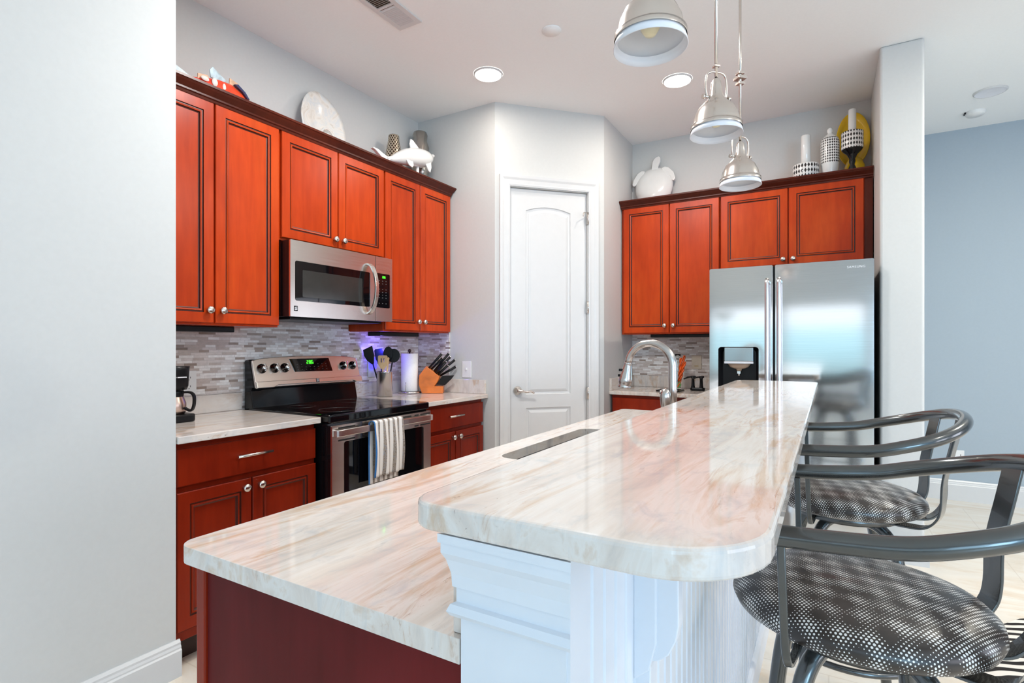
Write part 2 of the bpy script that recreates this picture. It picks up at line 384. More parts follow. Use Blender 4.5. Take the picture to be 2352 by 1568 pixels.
def tube(bm, pts, r, seg=12, cap=True, mi=0, flat=None, up=None):
    """round tube (or flat strap when flat=(halfwidth, halfthick)) swept along pts; r may be a list"""
    P = [Vector(p) for p in pts]; n = len(P); R = r if isinstance(r, (list, tuple)) else [r] * n
    T = [(P[min(i + 1, n - 1)] - P[max(i - 1, 0)]).normalized() for i in range(n)]
    ref = Vector(up) if up else (Vector((0, 0, 1)) if abs(T[0].z) < 0.9 else Vector((1, 0, 0)))
    N = (ref - T[0] * ref.dot(T[0])).normalized(); rings = []
    for i in range(n):
        if i: N = (N - T[i] * N.dot(T[i])).normalized()
        B = T[i].cross(N)
        if flat:
            w, t = flat; cs = ((w, t), (-w, t), (-w, -t), (w, -t)); ring = [bm.verts.new(P[i] + N * a + B * b) for a, b in cs]
        else:
            ring = [bm.verts.new(P[i] + (N * math.cos(2 * PI * k / seg) + B * math.sin(2 * PI * k / seg)) * R[i]) for k in range(seg)]
        rings.append(ring)
    m = len(rings[0])
    for a, b in zip(rings[:-1], rings[1:]):
        for i in range(m):
            j = (i + 1) % m; f = bm.faces.new((a[i], a[j], b[j], b[i])); f.material_index = mi; f.smooth = not flat
    if cap:
        bm.faces.new(list(reversed(rings[0]))).material_index = mi; bm.faces.new(rings[-1]).material_index = mi
def plate(bm, outer, holes, f, a, b, mi=0):
    """flat plate with holes between t=a and t=b"""
    loops = [outer] + holes
    for t in (a, b):
        edges = []
        for lp in loops:
            vs = [bm.verts.new(f(p, q, t)) for p, q in lp]
            edges += [bm.edges.new((vs[i], vs[(i + 1) % len(vs)])) for i in range(len(vs))]
        res = bmesh.ops.triangle_fill(bm, use_beauty=True, use_dissolve=False, edges=edges)
        for g in res['geom']:
            if isinstance(g, bmesh.types.BMFace): g.material_index = mi
    for lp in loops:
        n = len(lp)
        for i in range(n):
            p, q = lp[i], lp[(i + 1) % n]
            vs = [bm.verts.new(f(*p, a)), bm.verts.new(f(*q, a)), bm.verts.new(f(*q, b)), bm.verts.new(f(*p, b))]
            bm.faces.new(vs).material_index = mi
    bmesh.ops.remove_doubles(bm, verts=bm.verts, dist=1e-5)
def rrect(x0, x1, y0, y1, r, k=6):
    """rounded rectangle outline; r scalar or (x0y0, x1y0, x1y1, x0y1)"""
    rs = r if isinstance(r, (list, tuple)) else (r,) * 4; out = []
    for (cx, cy, a0), rr in zip(((x0, y0, PI), (x1, y0, 1.5 * PI), (x1, y1, 0), (x0, y1, PI / 2)), rs):
        if rr <= 1e-5: out.append((cx, cy)); continue
        sx = 1 if cx == x0 else -1; sy = 1 if cy == y0 else -1
        for i in range(k + 1):
            a = a0 + PI / 2 * i / k; out.append((cx + sx * rr + rr * math.cos(a), cy + sy * rr + rr * math.sin(a)))
    return out
def rings(bm, loops, cap=True, mis=None):
    """bridge successive 3-D loops of equal length, cap the last"""
    V = [[bm.verts.new(p) for p in lp] for lp in loops]; n = len(V[0])
    for k, (a, b) in enumerate(zip(V[:-1], V[1:])):
        for i in range(n):
            j = (i + 1) % n; bm.faces.new((a[i], a[j], b[j], b[i])).material_index = mis[k] if mis else 0
    if cap: bm.faces.new(V[-1])
def grid_surface(bm, fn, nu, nv, mi=0, uv=True):
    uvl = bm.loops.layers.uv.verify() if uv else None
    V = [[bm.verts.new(fn(i / nu, j / nv)) for j in range(nv + 1)] for i in range(nu + 1)]
    for i in range(nu):
        for j in range(nv):
            f = bm.faces.new((V[i][j], V[i + 1][j], V[i + 1][j + 1], V[i][j + 1])); f.material_index = mi; f.smooth = True
            if uvl:
                for lp, (a, c) in zip(f.loops, ((i, j), (i + 1, j), (i + 1, j + 1), (i, j + 1))): lp[uvl].uv = (a / nu, c / nv)

def link_mesh(name, bm, mats, parent=None, bevel=0.0, smooth=False, origin=None, seg=2, recalc=True, subd=0):
    if origin is not None: bmesh.ops.translate(bm, verts=bm.verts, vec=-Vector(origin))
    if recalc: bmesh.ops.recalc_face_normals(bm, faces=bm.faces)
    me = bpy.data.meshes.new(name); bm.to_mesh(me); bm.free()
    if not isinstance(mats, (list, tuple)): mats = [mats]
    for m in mats: me.materials.append(m)
    if smooth:
        for p in me.polygons: p.use_smooth = True
    o = bpy.data.objects.new(name, me); COL.objects.link(o)
    if bevel:
        md = o.modifiers.new('bevel', 'BEVEL'); md.width = bevel; md.segments = seg; md.limit_method = 'ANGLE'; md.angle_limit = math.radians(40)
        md.harden_normals = False
    if subd:
        md = o.modifiers.new('subd', 'SUBSURF'); md.levels = subd; md.render_levels = subd
    if parent: o.parent = parent
    elif origin is not None: o.location = origin
    return o
def tag(o, label, cat, group=None):
    o['label'] = label; o['category'] = cat
    if group: o['group'] = group
    return o
class Thing:
    """An Empty at the thing's base; its parts are meshes given in world coordinates unless local=True."""
    def __init__(s, name, label, cat, loc, rotz=0, group=None, local=False):
        s.e = bpy.data.objects.new(name, None); COL.objects.link(s.e); s.e.location = loc; s.e.rotation_euler = (0, 0, rotz)
        s.e.empty_display_size = 0.05
        s.loc = Vector(loc); s.local = local; tag(s.e, label, cat, group)
    def part(s, name, bm, mats, under=None, label=None, **kw):
        o = link_mesh(name, bm, mats, parent=under or s.e, **kw) if s.local else link_mesh(name, _shift(bm, s.loc), mats, parent=under or s.e, **kw)
        if label: o['label'] = label
        return o
def _shift(bm, loc): bmesh.ops.translate(bm, verts=bm.verts, vec=-loc); return bm
def single(name, bm, mats, label, cat, origin, group=None, **kw):
    return tag(link_mesh(name, bm, mats, origin=origin, **kw), label, cat, group)
def struct(name, bm, mats, parent=None, **kw):
    o = link_mesh(name, bm, mats, parent=parent, **kw)
    if parent is None: o['kind'] = 'structure'
    return o
def copy_tree(e):
    c = e.copy(); COL.objects.link(c)
    for ch in list(e.children):
        d = ch.copy(); COL.objects.link(d); d.parent = c
        for g in list(ch.children):
            h = g.copy(); COL.objects.link(h); h.parent = d
    return c
def box_part(T, name, mats, *b, under=None, bevel=0.0, **kw):
    bm = BM(); box(bm, *b); return T.part(name, bm, mats, under=under, bevel=bevel, **kw)

# ---------------------------------------------------------------- key planes (metres)
XW = -2.816      # kitchen side wall
XD = -2.48       # upper doors
YW1, YWB, YFAR = 3.32, 4.65, 5.67
XPIL0, XPIL1, YPIL = 0.262, 0.476, 3.87
XE, YS = 4.5, -3.5
XLF, YLF = -2.158, 1.13

# ---------------------------------------------------------------- room shell
bm = BM(); box(bm, -3.1, XE + 0.1, YS - 0.1, YFAR + 0.1, -0.1, 0.0); struct('floor', bm, floor_m)
bm = BM(); box(bm, -3.1, XE + 0.1, YS - 0.1, YFAR + 0.1, CEIL, CEIL + 0.1); struct('ceiling', bm, ceil_m)
bm = BM(); box(bm, XW - 0.12, XW, YLF, YW1 + 0.1, 0, CEIL); struct('wall_left', bm, wall_m)
bm = BM(); box(bm, XW - 0.12, XLF, YS, YLF, 0, CEIL); struct('wall_front_left', bm, wall_m)
bm = BM(); box(bm, XW, -2.094, YW1, YW1 + 0.1, 0, CEIL); struct('wall_pantry_side', bm, wall_m)
bm = BM(); box(bm, -1.596, -1.496, 3.95, YWB + 0.1, 0, CEIL); struct('wall_bar_side', bm, wall_m)
bm = BM(); box(bm, -1.496, XPIL0, YWB, YWB + 0.1, 0, CEIL); struct('wall_back', bm, wall_m)
bm = BM(); box(bm, XPIL0, XPIL1, YPIL, YFAR, 0, CEIL); struct('wall_fridge_side', bm, wall_m, bevel=0.015, seg=4)
bm = BM(); box(bm, XPIL1, XE, YFAR, YFAR + 0.1, 0, CEIL); struct('wall_far', bm, wall_blue_shade_m)
# angled pantry wall with the door opening
A2 = Vector((-2.094, 3.32)); B2 = Vector((-1.496, 3.95)); LW = (B2 - A2).length; U2 = (B2 - A2) / LW; N2 = Vector((U2.y, -U2.x))
def fw(u, z, t): p = A2 + U2 * u + N2 * t; return (p.x, p.y, z)
D0, D1, DZ = 0.116, 0.732, 2.435
bm = BM(); plate(bm, [(0, 0), (D0, 0), (D0, DZ), (D1, DZ), (D1, 0), (LW, 0), (LW, CEIL), (0, CEIL)], [], fw, 0.0, -0.1)
struct('wall_pantry', bm, wall_m)
# rear wall with three glass-door openings, right wall with two windows added for extra light
REAR = [(-2.05, 0.60, 0.70, 2.06), (0.75, 2.50, 0.55, 2.2), (2.6, 4.3, 0.55, 2.2)]
bm = BM(); plate(bm, [(-3.0, 0), (XE, 0), (XE, CEIL), (-3.0, CEIL)], [[(a, c), (b, c), (b, d), (a, d)] for a, b, c, d in REAR], along_y if False else (lambda p, q, t: (p, t, q)), YS, YS - 0.12)
struct('wall_rear', bm, wall_m)
SIDE = [(-0.6, 1.0, 0.6, 2.4), (1.8, 3.4, 0.6, 2.4)]
bm = BM(); plate(bm, [(YS, 0), (YFAR, 0), (YFAR, CEIL), (YS, CEIL)], [[(a, c), (b, c), (b, d), (a, d)] for a, b, c, d in SIDE], lambda p, q, t: (t, p, q), XE, XE + 0.12)
struct('wall_right', bm, wall_blue_shade_m)
k = 0
for a, b, c, d in REAR:
    k += 1; bm = BM()
    for p0, p1, q0, q1 in ((a, a + 0.07, c, d), (b - 0.07, b, c, d), (a, b, d - 0.07, d), (a, b, c, c + 0.09), ((a + b) / 2 - 0.05, (a + b) / 2 + 0.05, c, d)):
        box(bm, p0, p1, YS - 0.09, YS - 0.03, q0, q1)
    struct('window_%d' % k, bm, trim_m)
for a, b, c, d in SIDE:
    k += 1; bm = BM()
    for p0, p1, q0, q1 in ((a, a + 0.06, c, d), (b - 0.06, b, c, d), (a, b, d - 0.06, d), (a, b, c, c + 0.06), (a, b, (c + d) / 2 - 0.02, (c + d) / 2 + 0.02)):
        box(bm, XE + 0.03, XE + 0.09, p0, p1, q0, q1)
    struct('window_%d' % k, bm, trim_m)

# baseboards: moulded profile (thickness, height)
def bb_prof(h): return [(0, 0), (0.020, 0), (0.020, h - 0.038), (0.016, h - 0.032), (0.016, h - 0.026), (0.012, h - 0.018), (0.012, h - 0.010), (0.006, h), (0, h)]
def baseboard(name, p0, p1, nrm, h):
    p0 = Vector(p0); p1 = Vector(p1); nrm = Vector(nrm); bm = BM()
    prism(bm, bb_prof(h), lambda p, q, t: tuple((p0 + (p1 - p0) * t + nrm * p).to_tuple()) + (q,), 0, 1)
    struct(name, bm, trim_m)
baseboard('baseboard_left', (XLF, YS), (XLF, YLF + 0.012), (1, 0), 0.137)
baseboard('baseboard_far', (XPIL1 + 0.02, YFAR), (XE, YFAR), (0, -1), 0.165)
baseboard('baseboard_pillar', (XPIL0, YPIL), (XPIL1 + 0.02, YPIL), (0, -1), 0.15)
baseboard('baseboard_pillar_side', (XPIL1, YPIL), (XPIL1, YFAR), (1, 0), 0.15)
baseboard('baseboard_pantry_side', (-2.16, YW1), (-2.1, YW1), (0, -1), 0.137)
baseboard('baseboard_right', (XE, YS), (XE, YFAR), (-1, 0), 0.165)

# pantry door
def casing_prof(): return [(0, 0), (0, 0.010), (0.012, 0.014), (0.02, 0.012), (0.045, 0.014), (0.060, 0.020), (0.078, 0.022), (0.080, 0)]
bm = BM()
# casing swept round the opening: mitred frame
cp = casing_prof(); outl = []
path = [((D0 - 0.004), 0.0, (-1, 0)), ((D0 - 0.004), DZ + 0.004, (-1, 1)), ((D1 + 0.004), DZ + 0.004, (1, 1)), ((D1 + 0.004), 0.0, (1, 0))]
V = [[bm.verts.new(fw(u + d[0] * a, z + d[1] * a, b)) for a, b in cp] for u, z, d in path]
for a, b in zip(V[:-1], V[1:]):
    for i in range(len(cp) - 1): bm.faces.new((a[i], a[i + 1], b[i + 1], b[i]))
door_casing = struct('trim_1', bm, trim_m)
door_e = bpy.data.objects.new('door_1', None); COL.objects.link(door_e); door_e.location = fw(D0, 0, -0.02); door_e['kind'] = 'structure'
DL = Vector(door_e.location)
def dpart(name, bm, mat, **kw): return link_mesh(name, _shift(bm, DL), mat, parent=door_e, **kw)
def arch(u0, u1, z0, z1, rise, k=12):
    pts = [(u0, z0), (u1, z0), (u1, z1)]
    for i in range(1, k):
        s = i / k; u = u1 + (u0 - u1) * s; pts.append((u, z1 + rise * (1 - (2 * s - 1) ** 2)))
    pts.append((u0, z1)); return pts
P1 = dict(u0=0.243, u1=0.600, z0=0.905, z1=2.275, rise=0.032); P2 = dict(u0=0.245, u1=0.600, z0=0.22, z1=0.805, rise=0.0)
bm = BM(); zf = -0.022
plate(bm, [(D0 + 0.003, 0.008), (D1 - 0.003, 0.008), (D1 - 0.003, DZ - 0.003), (D0 + 0.003, DZ - 0.003)], [arch(**P1), arch(**P2)], fw, zf, zf - 0.038)
for P in (P1, P2):
    L = []
    for ins, dep in ((0, 0), (0.004, -0.008), (0.018, -0.010), (0.022, -0.006), (0.038, -0.001)):
        q = arch(P['u0'] + ins, P['u1'] - ins, P['z0'] + ins, P['z1'] - ins, P['rise'])
        L.append([fw(u, z, zf + dep) for u, z in q])
    rings(bm, L)
dpart('panel_leaf', bm, trim_m, recalc=True)
bm = BM()
for a, b in ((D0, D0 + 0.003), (D1 - 0.003, D1)): plate(bm, [(a, 0), (b, 0), (b, DZ), (a, DZ)], [], fw, -0.09, -0.095)
plate(bm, [(D0, 0), (D1, 0), (D1, DZ), (D0, DZ)], [], fw, -0.085, -0.095)
dpart('gap_shade_sheet', bm, shadow_gap)  # dark sheet behind the leaf, standing for the shade in its gaps
# lever handle
hx = 0.178
bm = BM(); c = Vector(fw(hx, 0.935, zf)); nn = Vector((N2.x, N2.y, 0)); uu = Vector((U2.x, U2.y, 0))
Mh = Matrix.Translation(c) @ Matrix((( uu.x, 0, nn.x, 0), (uu.y, 0, nn.y, 0), (0, 1, 0, 0), (0, 0, 0, 1)))
lathe(bm, [(0, 0), (0.033, 0), (0.033, 0.006), (0.028, 0.018), (0.014, 0.026), (0.012, 0.050), (0, 0.052)], seg=24, M=Mh)
tube(bm, smooth_path([c + nn * 0.046 + uu * x + Vector((0, 0, z)) for x, z in ((0, 0), (0.03, -0.002), (0.06, -0.008), (0.09, -0.004), (0.115, -0.018))]), [0.010] * 6 + [0.007] * 19, 10)
dpart('door_handle', bm, nickel_m)
for z in (2.24, 1.56, 0.905):
    bm = BM(); plate(bm, [(D1 - 0.006, z - 0.045), (D1 + 0.008, z - 0.045), (D1 + 0.008, z + 0.045), (D1 - 0.006, z + 0.045)], [], fw, zf - 0.002, 0.006)
    p = fw(D1 + 0.001, z, 0.006); tube(bm, [(p[0], p[1], z - 0.046), (p[0], p[1], z + 0.046)], 0.006, 8)
    if z > 2:
        q0 = Vector(fw(D1, z + 0.045, 0.012)); q1 = Vector(fw(D1 - 0.045, z + 0.035, 0.03)); q2 = Vector(fw(D1 - 0.055, z + 0.005, 0.04)); tube(bm, [q0, q1, q2], 0.004, 8)
    dpart('hinge', bm, nickel_m)

# ---------------------------------------------------------------- cabinets
RINGS = [(0, 0), (0, 0.016), (0.0025, 0.019), (0.048, 0.019), (0.050, 0.014), (0.054, 0.014), (0.057, 0.019), (0.063, 0.018), (0.066, 0.011), (0.070, 0.0095)]
RMI = [0, 0, 0, 1, 1, 0, 0, 1, 1]
def fA(X0):  return lambda u, v, n: (X0 + n, u, v)     # doors facing +X, u runs along Y
def fB(Y0):  return lambda u, v, n: (u, Y0 - n, v)     # doors facing -Y, u runs along X
def fC(X0):  return lambda u, v, n: (X0 - n, u, v)     # doors facing -X
def cab_door(T, f, u0, u1, v0, v1, mat, name='door'):
    bm = BM(); L = []
    for ins, dep in RINGS: L.append([f(u, v, dep) for u, v in ((u0 + ins, v0 + ins), (u1 - ins, v0 + ins), (u1 - ins, v1 - ins), (u0 + ins, v1 - ins))])
    rings(bm, L, True, RMI)
    bm.faces.new([bm.verts.new(p) for p in L[0]])
    return T.part(name, bm, [mat, glaze_line])
def slab_front(T, f, u0, u1, v0, v1, mat, name='drawer_front'):
    bm = BM(); L = []
    for ins, dep in ((0, 0), (0, 0.015), (0.004, 0.019)): L.append([f(u, v, dep) for u, v in ((u0 + ins, v0 + ins), (u1 - ins, v0 + ins), (u1 - ins, v1 - ins), (u0 + ins, v1 - ins))])
    rings(bm, L); return T.part(name, bm, mat)
def knob(T, f, u, v, under, r=0.0175):
    bm = BM(); p0 = Vector(f(u, v, 0.019)); n = (Vector(f(u, v, 0.119)) - p0).normalized()
    M = Matrix.Translation(p0) @ n.to_track_quat('Z', 'Y').to_matrix().to_4x4()
    lathe(bm, [(0, 0), (0.009, 0), (0.007, 0.004), (0.0055, 0.012), (0.010, 0.016), (r, 0.020), (r, 0.024), (r * 0.8, 0.029), (0, 0.031)], seg=20, M=M)
    return T.part('knob', bm, nickel_m, under=under)
def bar_pull(T, f, u0, u1, v, under):
    bm = BM(); tube(bm, [f(u0, v, 0.045), f(u1, v, 0.045)], 0.0065, 12)
    for u in (u0 + (u1 - u0) * 0.15, u1 - (u1 - u0) * 0.15): tube(bm, [f(u, v, 0.018), f(u, v, 0.044)], 0.0045, 8)
    return T.part('bar_pull', bm, nickel_m, under=under)
def cabinet(label, loc, body, f, doors, mat, group, knobs=(), drawers=(), toe=None, name='wall_cabinet', extra=None, inner=None):
    T = Thing(name, label, 'cabinet', loc, group=group)
    bm = BM(); box(bm, *body); T.part('body', bm, inner or mat, bevel=0.002)
    for i, (u0, u1, v0, v1) in enumerate(doors):
        d = cab_door(T, f, u0, u1, v0, v1, mat)
        if knobs: knob(T, f, knobs[i][0], knobs[i][1], d)
    for (u0, u1, v0, v1, pu0, pu1, pv) in drawers:
        d = slab_front(T, f, u0, u1, v0, v1, mat)
        if pu0 is not None: bar_pull(T, f, pu0, pu1, pv, d)
    if toe: bm = BM(); box(bm, *toe); T.part('toe_kick', bm, toe_m)
    return T
GU = 'cherry wall cabinets'
XF = XD - 0.019
cabinet('tall cherry wall cabinet beside the grey wall, left of the microwave', (XW, 1.14, 1.36), (XW, XF, 1.132, 1.822, 1.362, 2.42), fA(XF),
        [(1.137, 1.470, 1.372, 2.400), (1.478, 1.817, 1.372, 2.400)], cherry, GU, [(1.443, 1.431), (1.506, 1.431)])
cabinet('short cherry wall cabinet directly above the microwave', (XW, 1.83, 1.83), (XW, XF, 1.826, 2.594, 1.824, 2.42), fA(XF),
        [(1.834, 2.208, 1.838, 2.400), (2.216, 2.588, 1.838, 2.400)], cherry, GU, [(2.180, 1.884), (2.244, 1.884)])
cabinet('narrow two-door cherry wall cabinet between the microwave and the pantry wall', (XW, 2.6, 1.36), (XW, XF, 2.598, 3.302, 1.362, 2.42), fA(XF),
        [(2.604, 2.944, 1.372, 2.400), (2.952, 3.298, 1.372, 2.400)], cherry, GU, [(2.916, 1.434), (2.980, 1.434)])
YDB = 4.353
cabinet('tall two-door cherry wall cabinet over the small bar counter, left of the fridge', (-1.48, 4.6, 1.36), (-1.488, -0.716, YDB, YWB, 1.362, 2.42), fB(YDB),
        [(-1.470, -1.098, 1.372, 2.400), (-1.090, -0.720, 1.372, 2.400)], cherry, GU, [(-1.128, 1.429), (-1.060, 1.429)])
Tc = cabinet('wide two-door cherry wall cabinet above the steel fridge', (-0.7, 4.6, 1.84), (-0.712, 0.256, YDB, YWB, 1.842, 2.42), fB(YDB),
        [(-0.706, -0.254, 1.852, 2.400), (-0.246, 0.204, 1.852, 2.400)], cherry, GU, [(-0.282, 1.888), (-0.218, 1.888)])
bm = BM(); box(bm, 0.210, 0.256, YDB - 0.012, YDB, 1.842, 2.42); Tc.part('filler_strip', bm, crown_m, bevel=0.002)
# crown mouldings
cprof = [(0.0, 2.398), (0.004, 2.398), (0.006, 2.408), (0.012, 2.412), (0.012, 2.420), (0.020, 2.428), (0.032, 2.440), (0.038, 2.449), (0.042, 2.450), (0.042, 2.461), (0.0, 2.461)]
bm = BM()
# mitred along wall_left, returned at the right end
x0 = XD
Vv = []
for (px, py, dx, dy) in ((x0, 1.132, 1, 0), (x0, 3.300, 1, 1), (XW, 3.300, 0, 1)):
    Vv.append([bm.verts.new((px + dx * min(a, 0.018 if False else a), py + (dy * a if dy else 0) * (0.45), z)) for a, z in cprof])
for a, b in zip(Vv[:-1], Vv[1:]):
    for i in range(len(cprof)): j = (i + 1) % len(cprof); bm.faces.new((a[i], a[j], b[j], b[i]))
bm.faces.new(Vv[0])
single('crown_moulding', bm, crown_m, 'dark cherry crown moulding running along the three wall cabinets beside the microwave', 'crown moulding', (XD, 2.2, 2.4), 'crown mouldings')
bm = BM(); y0 = YDB - 0.019; Vv = []
for (px, py, dx, dy) in ((-1.488, YWB, -1, 0), (-1.488, y0, -1, -1), (0.258, y0, 0, -1)):
    Vv.append([bm.verts.new((max(px + dx * a * 0.16, -1.4955), py + dy * a, z)) for a, z in cprof])
for a, b in zip(Vv[:-1], Vv[1:]):
    for i in range(len(cprof)): j = (i + 1) % len(cprof); bm.faces.new((a[i], a[j], b[j], b[i]))
bm.faces.new(Vv[-1])
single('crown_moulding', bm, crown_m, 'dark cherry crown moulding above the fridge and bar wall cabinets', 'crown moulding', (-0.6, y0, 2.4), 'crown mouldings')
# under-cabinet fixtures
for nm, b, lb in ((1, (-2.74, -2.62, 1.20, 1.66, 1.334, 1.362), 'slim dark light fixture under the left wall cabinet'),
                  (2, (-2.74, -2.62, 2.70, 3.10, 1.334, 1.362), 'slim dark light fixture under the wall cabinet right of the microwave')):
    bm = BM(); box(bm, *b); single('cabinet_light', bm, black_m, lb, 'light fixture', (b[0], b[2], b[5]), 'under-cabinet light fixtures', bevel=0.004)
bm = BM(); box(bm, -1.27, -0.80, 4.42, 4.52, 1.336, 1.362); single('cabinet_light', bm, black_m, 'slim dark light fixture under the wall cabinet left of the fridge', 'light fixture', (-1.25, 4.45, 1.36), 'under-cabinet light fixtures', bevel=0.004)

GB = 'cherry base cabinets'
XBF = -2.190
cabinet('cherry base cabinet with one wide drawer and two doors, left of the range', (XW, 1.14, 0), (XW + 0.02, XBF, 1.134, 1.800, 0.105, 0.884), fA(XBF),
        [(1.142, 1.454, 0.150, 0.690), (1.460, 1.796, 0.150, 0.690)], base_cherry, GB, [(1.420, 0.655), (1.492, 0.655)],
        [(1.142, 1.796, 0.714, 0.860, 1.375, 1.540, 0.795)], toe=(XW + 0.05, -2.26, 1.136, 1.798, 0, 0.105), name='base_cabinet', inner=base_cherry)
cabinet('cherry base cabinet with a small drawer and two doors, right of the range', (XW, 2.62, 0), (XW + 0.02, XBF, 2.606, 3.286, 0.105, 0.884), fA(XBF),
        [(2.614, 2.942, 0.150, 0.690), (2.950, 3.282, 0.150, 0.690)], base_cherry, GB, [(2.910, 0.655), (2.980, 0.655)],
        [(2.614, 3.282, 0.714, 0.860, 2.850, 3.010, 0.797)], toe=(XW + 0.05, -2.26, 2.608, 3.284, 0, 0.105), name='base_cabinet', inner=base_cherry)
cabinet('cherry base cabinet under the small bar counter, left of the fridge', (-1.48, 4.6, 0), (-1.480, -0.700, 4.090, YWB - 0.02, 0.105, 0.884), fB(4.090),
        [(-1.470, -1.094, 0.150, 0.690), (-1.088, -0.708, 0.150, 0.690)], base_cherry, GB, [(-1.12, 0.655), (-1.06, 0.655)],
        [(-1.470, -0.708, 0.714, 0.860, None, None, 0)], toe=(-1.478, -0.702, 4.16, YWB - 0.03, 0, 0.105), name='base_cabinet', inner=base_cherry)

# ---------------------------------------------------------------- counters along the walls
def stone(name, bm, label, cat, origin, group=None, mat=None, bevel=0.004):
    return single(name, bm, mat or granite_w, label, cat, origin, group, bevel=bevel, seg=3)
GC = 'granite countertops'
bm = BM(); prism(bm, rrect(XW + 0.001, -2.150, 1.134, 1.815, (0, 0, 0.012, 0)), along_z, 0.885, 0.914)
stone('countertop', bm, 'cream granite countertop left of the range, under the coffee maker', 'countertop', (-2.5, 1.5, 0.885), GC)
bm = BM(); prism(bm, rrect(XW + 0.001, -2.150, 2.592, 3.318, (0, 0, 0.008, 0)), along_z, 0.885, 0.914)
stone('countertop', bm, 'cream granite countertop right of the range, holding the knife block', 'countertop', (-2.5, 3.0, 0.885), GC)
bm = BM(); box(bm, -1.494, -0.692, 4.055, YWB - 0.001, 0.885, 0.914)
stone('countertop', bm, 'small granite bar counter left of the fridge', 'countertop', (-1.1, 4.3, 0.885), GC)
GS = 'granite upstands'
bm = BM(); box(bm, XW + 0.001, XW + 0.021, 1.134, 1.815, 0.9145, 1.008)
stone('stone_upstand', bm, 'granite upstand strip behind the coffee maker', 'backsplash', (XW, 1.5, 0.914), GS, bevel=0.002)
bm = BM(); box(bm, XW + 0.001, XW + 0.021, 2.592, 3.299, 0.9145, 1.008)
stone('stone_upstand', bm, 'granite upstand strip behind the utensil crock and paper towels', 'backsplash', (XW, 3.0, 0.914), GS, bevel=0.002)
bm = BM(); box(bm, XW + 0.022, -2.168, 3.299, 3.319, 0.9145, 1.016)
stone('stone_upstand', bm, 'granite upstand strip under the light switch', 'backsplash', (-2.4, 3.3, 0.914), GS, bevel=0.002)
bm = BM(); box(bm, -1.474, -0.692, YWB - 0.021, YWB - 0.001, 0.9145, 1.010)
stone('stone_upstand', bm, 'granite upstand strip behind the bar counter', 'backsplash', (-1.1, 4.63, 0.914), GS, bevel=0.002)
bm = BM(); box(bm, -1.495, -1.475, 4.06, YWB - 0.001, 0.9145, 1.010)
stone('stone_upstand', bm, 'short granite upstand at the left end of the bar counter', 'backsplash', (-1.49, 4.3, 0.914), GS, bevel=0.002)
GT = 'mosaic tile backsplashes'
bm = BM(); box(bm, XW + 0.0005, XW + 0.010, 1.134, 3.310, 1.0085, 1.366); box(bm, XW + 0.0005, XW + 0.010, 1.824, 2.588, 1.366, 1.42)
box(bm, XW + 0.0005, XW + 0.010, 1.82, 2.588, 0.9, 1.0085)
single('tile_backsplash', bm, tile_y, 'grey and beige mosaic strip tile backsplash behind the range', 'backsplash', (XW, 2.2, 1.0), GT)
bm = BM(); box(bm, XW + 0.011, -2.499, 3.310, 3.3195, 1.0165, 1.366)
single('tile_backsplash', bm, tile_x, 'narrow mosaic tile return on the wall behind the knife block', 'backsplash', (-2.6, 3.31, 1.0), GT)
bm = BM(); box(bm, -1.494, -0.692, YWB - 0.010, YWB - 0.0005, 1.0105, 1.366)
single('tile_backsplash', bm, tile_x, 'mosaic strip tile backsplash behind the small bar counter', 'backsplash', (-1.1, 4.64, 1.0), GT)

# ---------------------------------------------------------------- range
T = Thing('range_cooker', 'freestanding stainless and black glass electric range with a striped towel on its door', 'range', (-2.45, 2.2, 0))
Y0, Y1 = 1.824, 2.583
box_part(T, 'body', black_gloss, -2.79, -2.125, Y0, Y1, 0.10, 0.882, bevel=0.003)
box_part(T, 'base_plinth', black_m, -2.76, -2.16, Y0 + 0.02, Y1 - 0.02, 0, 0.10)
bm = BM(); prism(bm, rrect(-2.76, -2.098, Y0 - 0.003, Y1 + 0.003, 0.02), along_z, 0.8825, 0.924); ck = T.part('cooktop', bm, black_glass, bevel=0.008, seg=4)
burner_m = simple('burner_print', (0.022, 0.022, 0.022), 0.2)
for cx, cy, r in ((-2.27, 2.02, 0.10), (-2.27, 2.40, 0.08), (-2.56, 2.02, 0.075), (-2.56, 2.40, 0.10)):
    bm = BM(); lathe(bm, [(r, 0), (r, 0.0006), (r - 0.003, 0.0006), (r - 0.003, 0)], cx, cy, 0.9241, 40); T.part('burner_ring', bm, burner_m, under=ck)
# oven door
bm = BM(); fo = fA(-2.124); plate(bm, rrect(Y0 + 0.002, Y1 - 0.002, 0.265, 0.872, 0.004), [rrect(1.900, 2.515, 0.36, 0.786, 0.012)], fo, 0.022, 0.034); dr = T.part('oven_door', bm, steel_y, bevel=0.003)
bm = BM(); prism(bm, rrect(1.897, 2.518, 0.357, 0.789, 0.012), lambda p, q, t: (t, p, q), -2.122, -2.098); T.part('oven_window', bm, black_glass, under=dr)
bm = BM(); box(bm, -2.124, -2.1025, Y0 + 0.002, Y1 - 0.002, 0.265, 0.872); T.part('door_backing', bm, black_gloss, under=dr)
bm = BM()
for zz in (0.858, 0.796):
    for a, b in ((Y0 + 0.04, Y0 + 0.15), (Y0 + 0.20, Y0 + 0.245), (Y0 + 0.28, Y0 + 0.42), (Y0 + 0.44, Y0 + 0.58), (Y0 + 0.61, Y0 + 0.645), (Y0 + 0.66, Y1 - 0.01)):
        if zz < 0.8 and not (a < Y0 + 0.25 or a > Y0 + 0.6): continue
        box(bm, -2.0915, -2.0895, a, b, zz - 0.004, zz + 0.004)
T.part('vent_slot', bm, shadow_gap, under=dr)
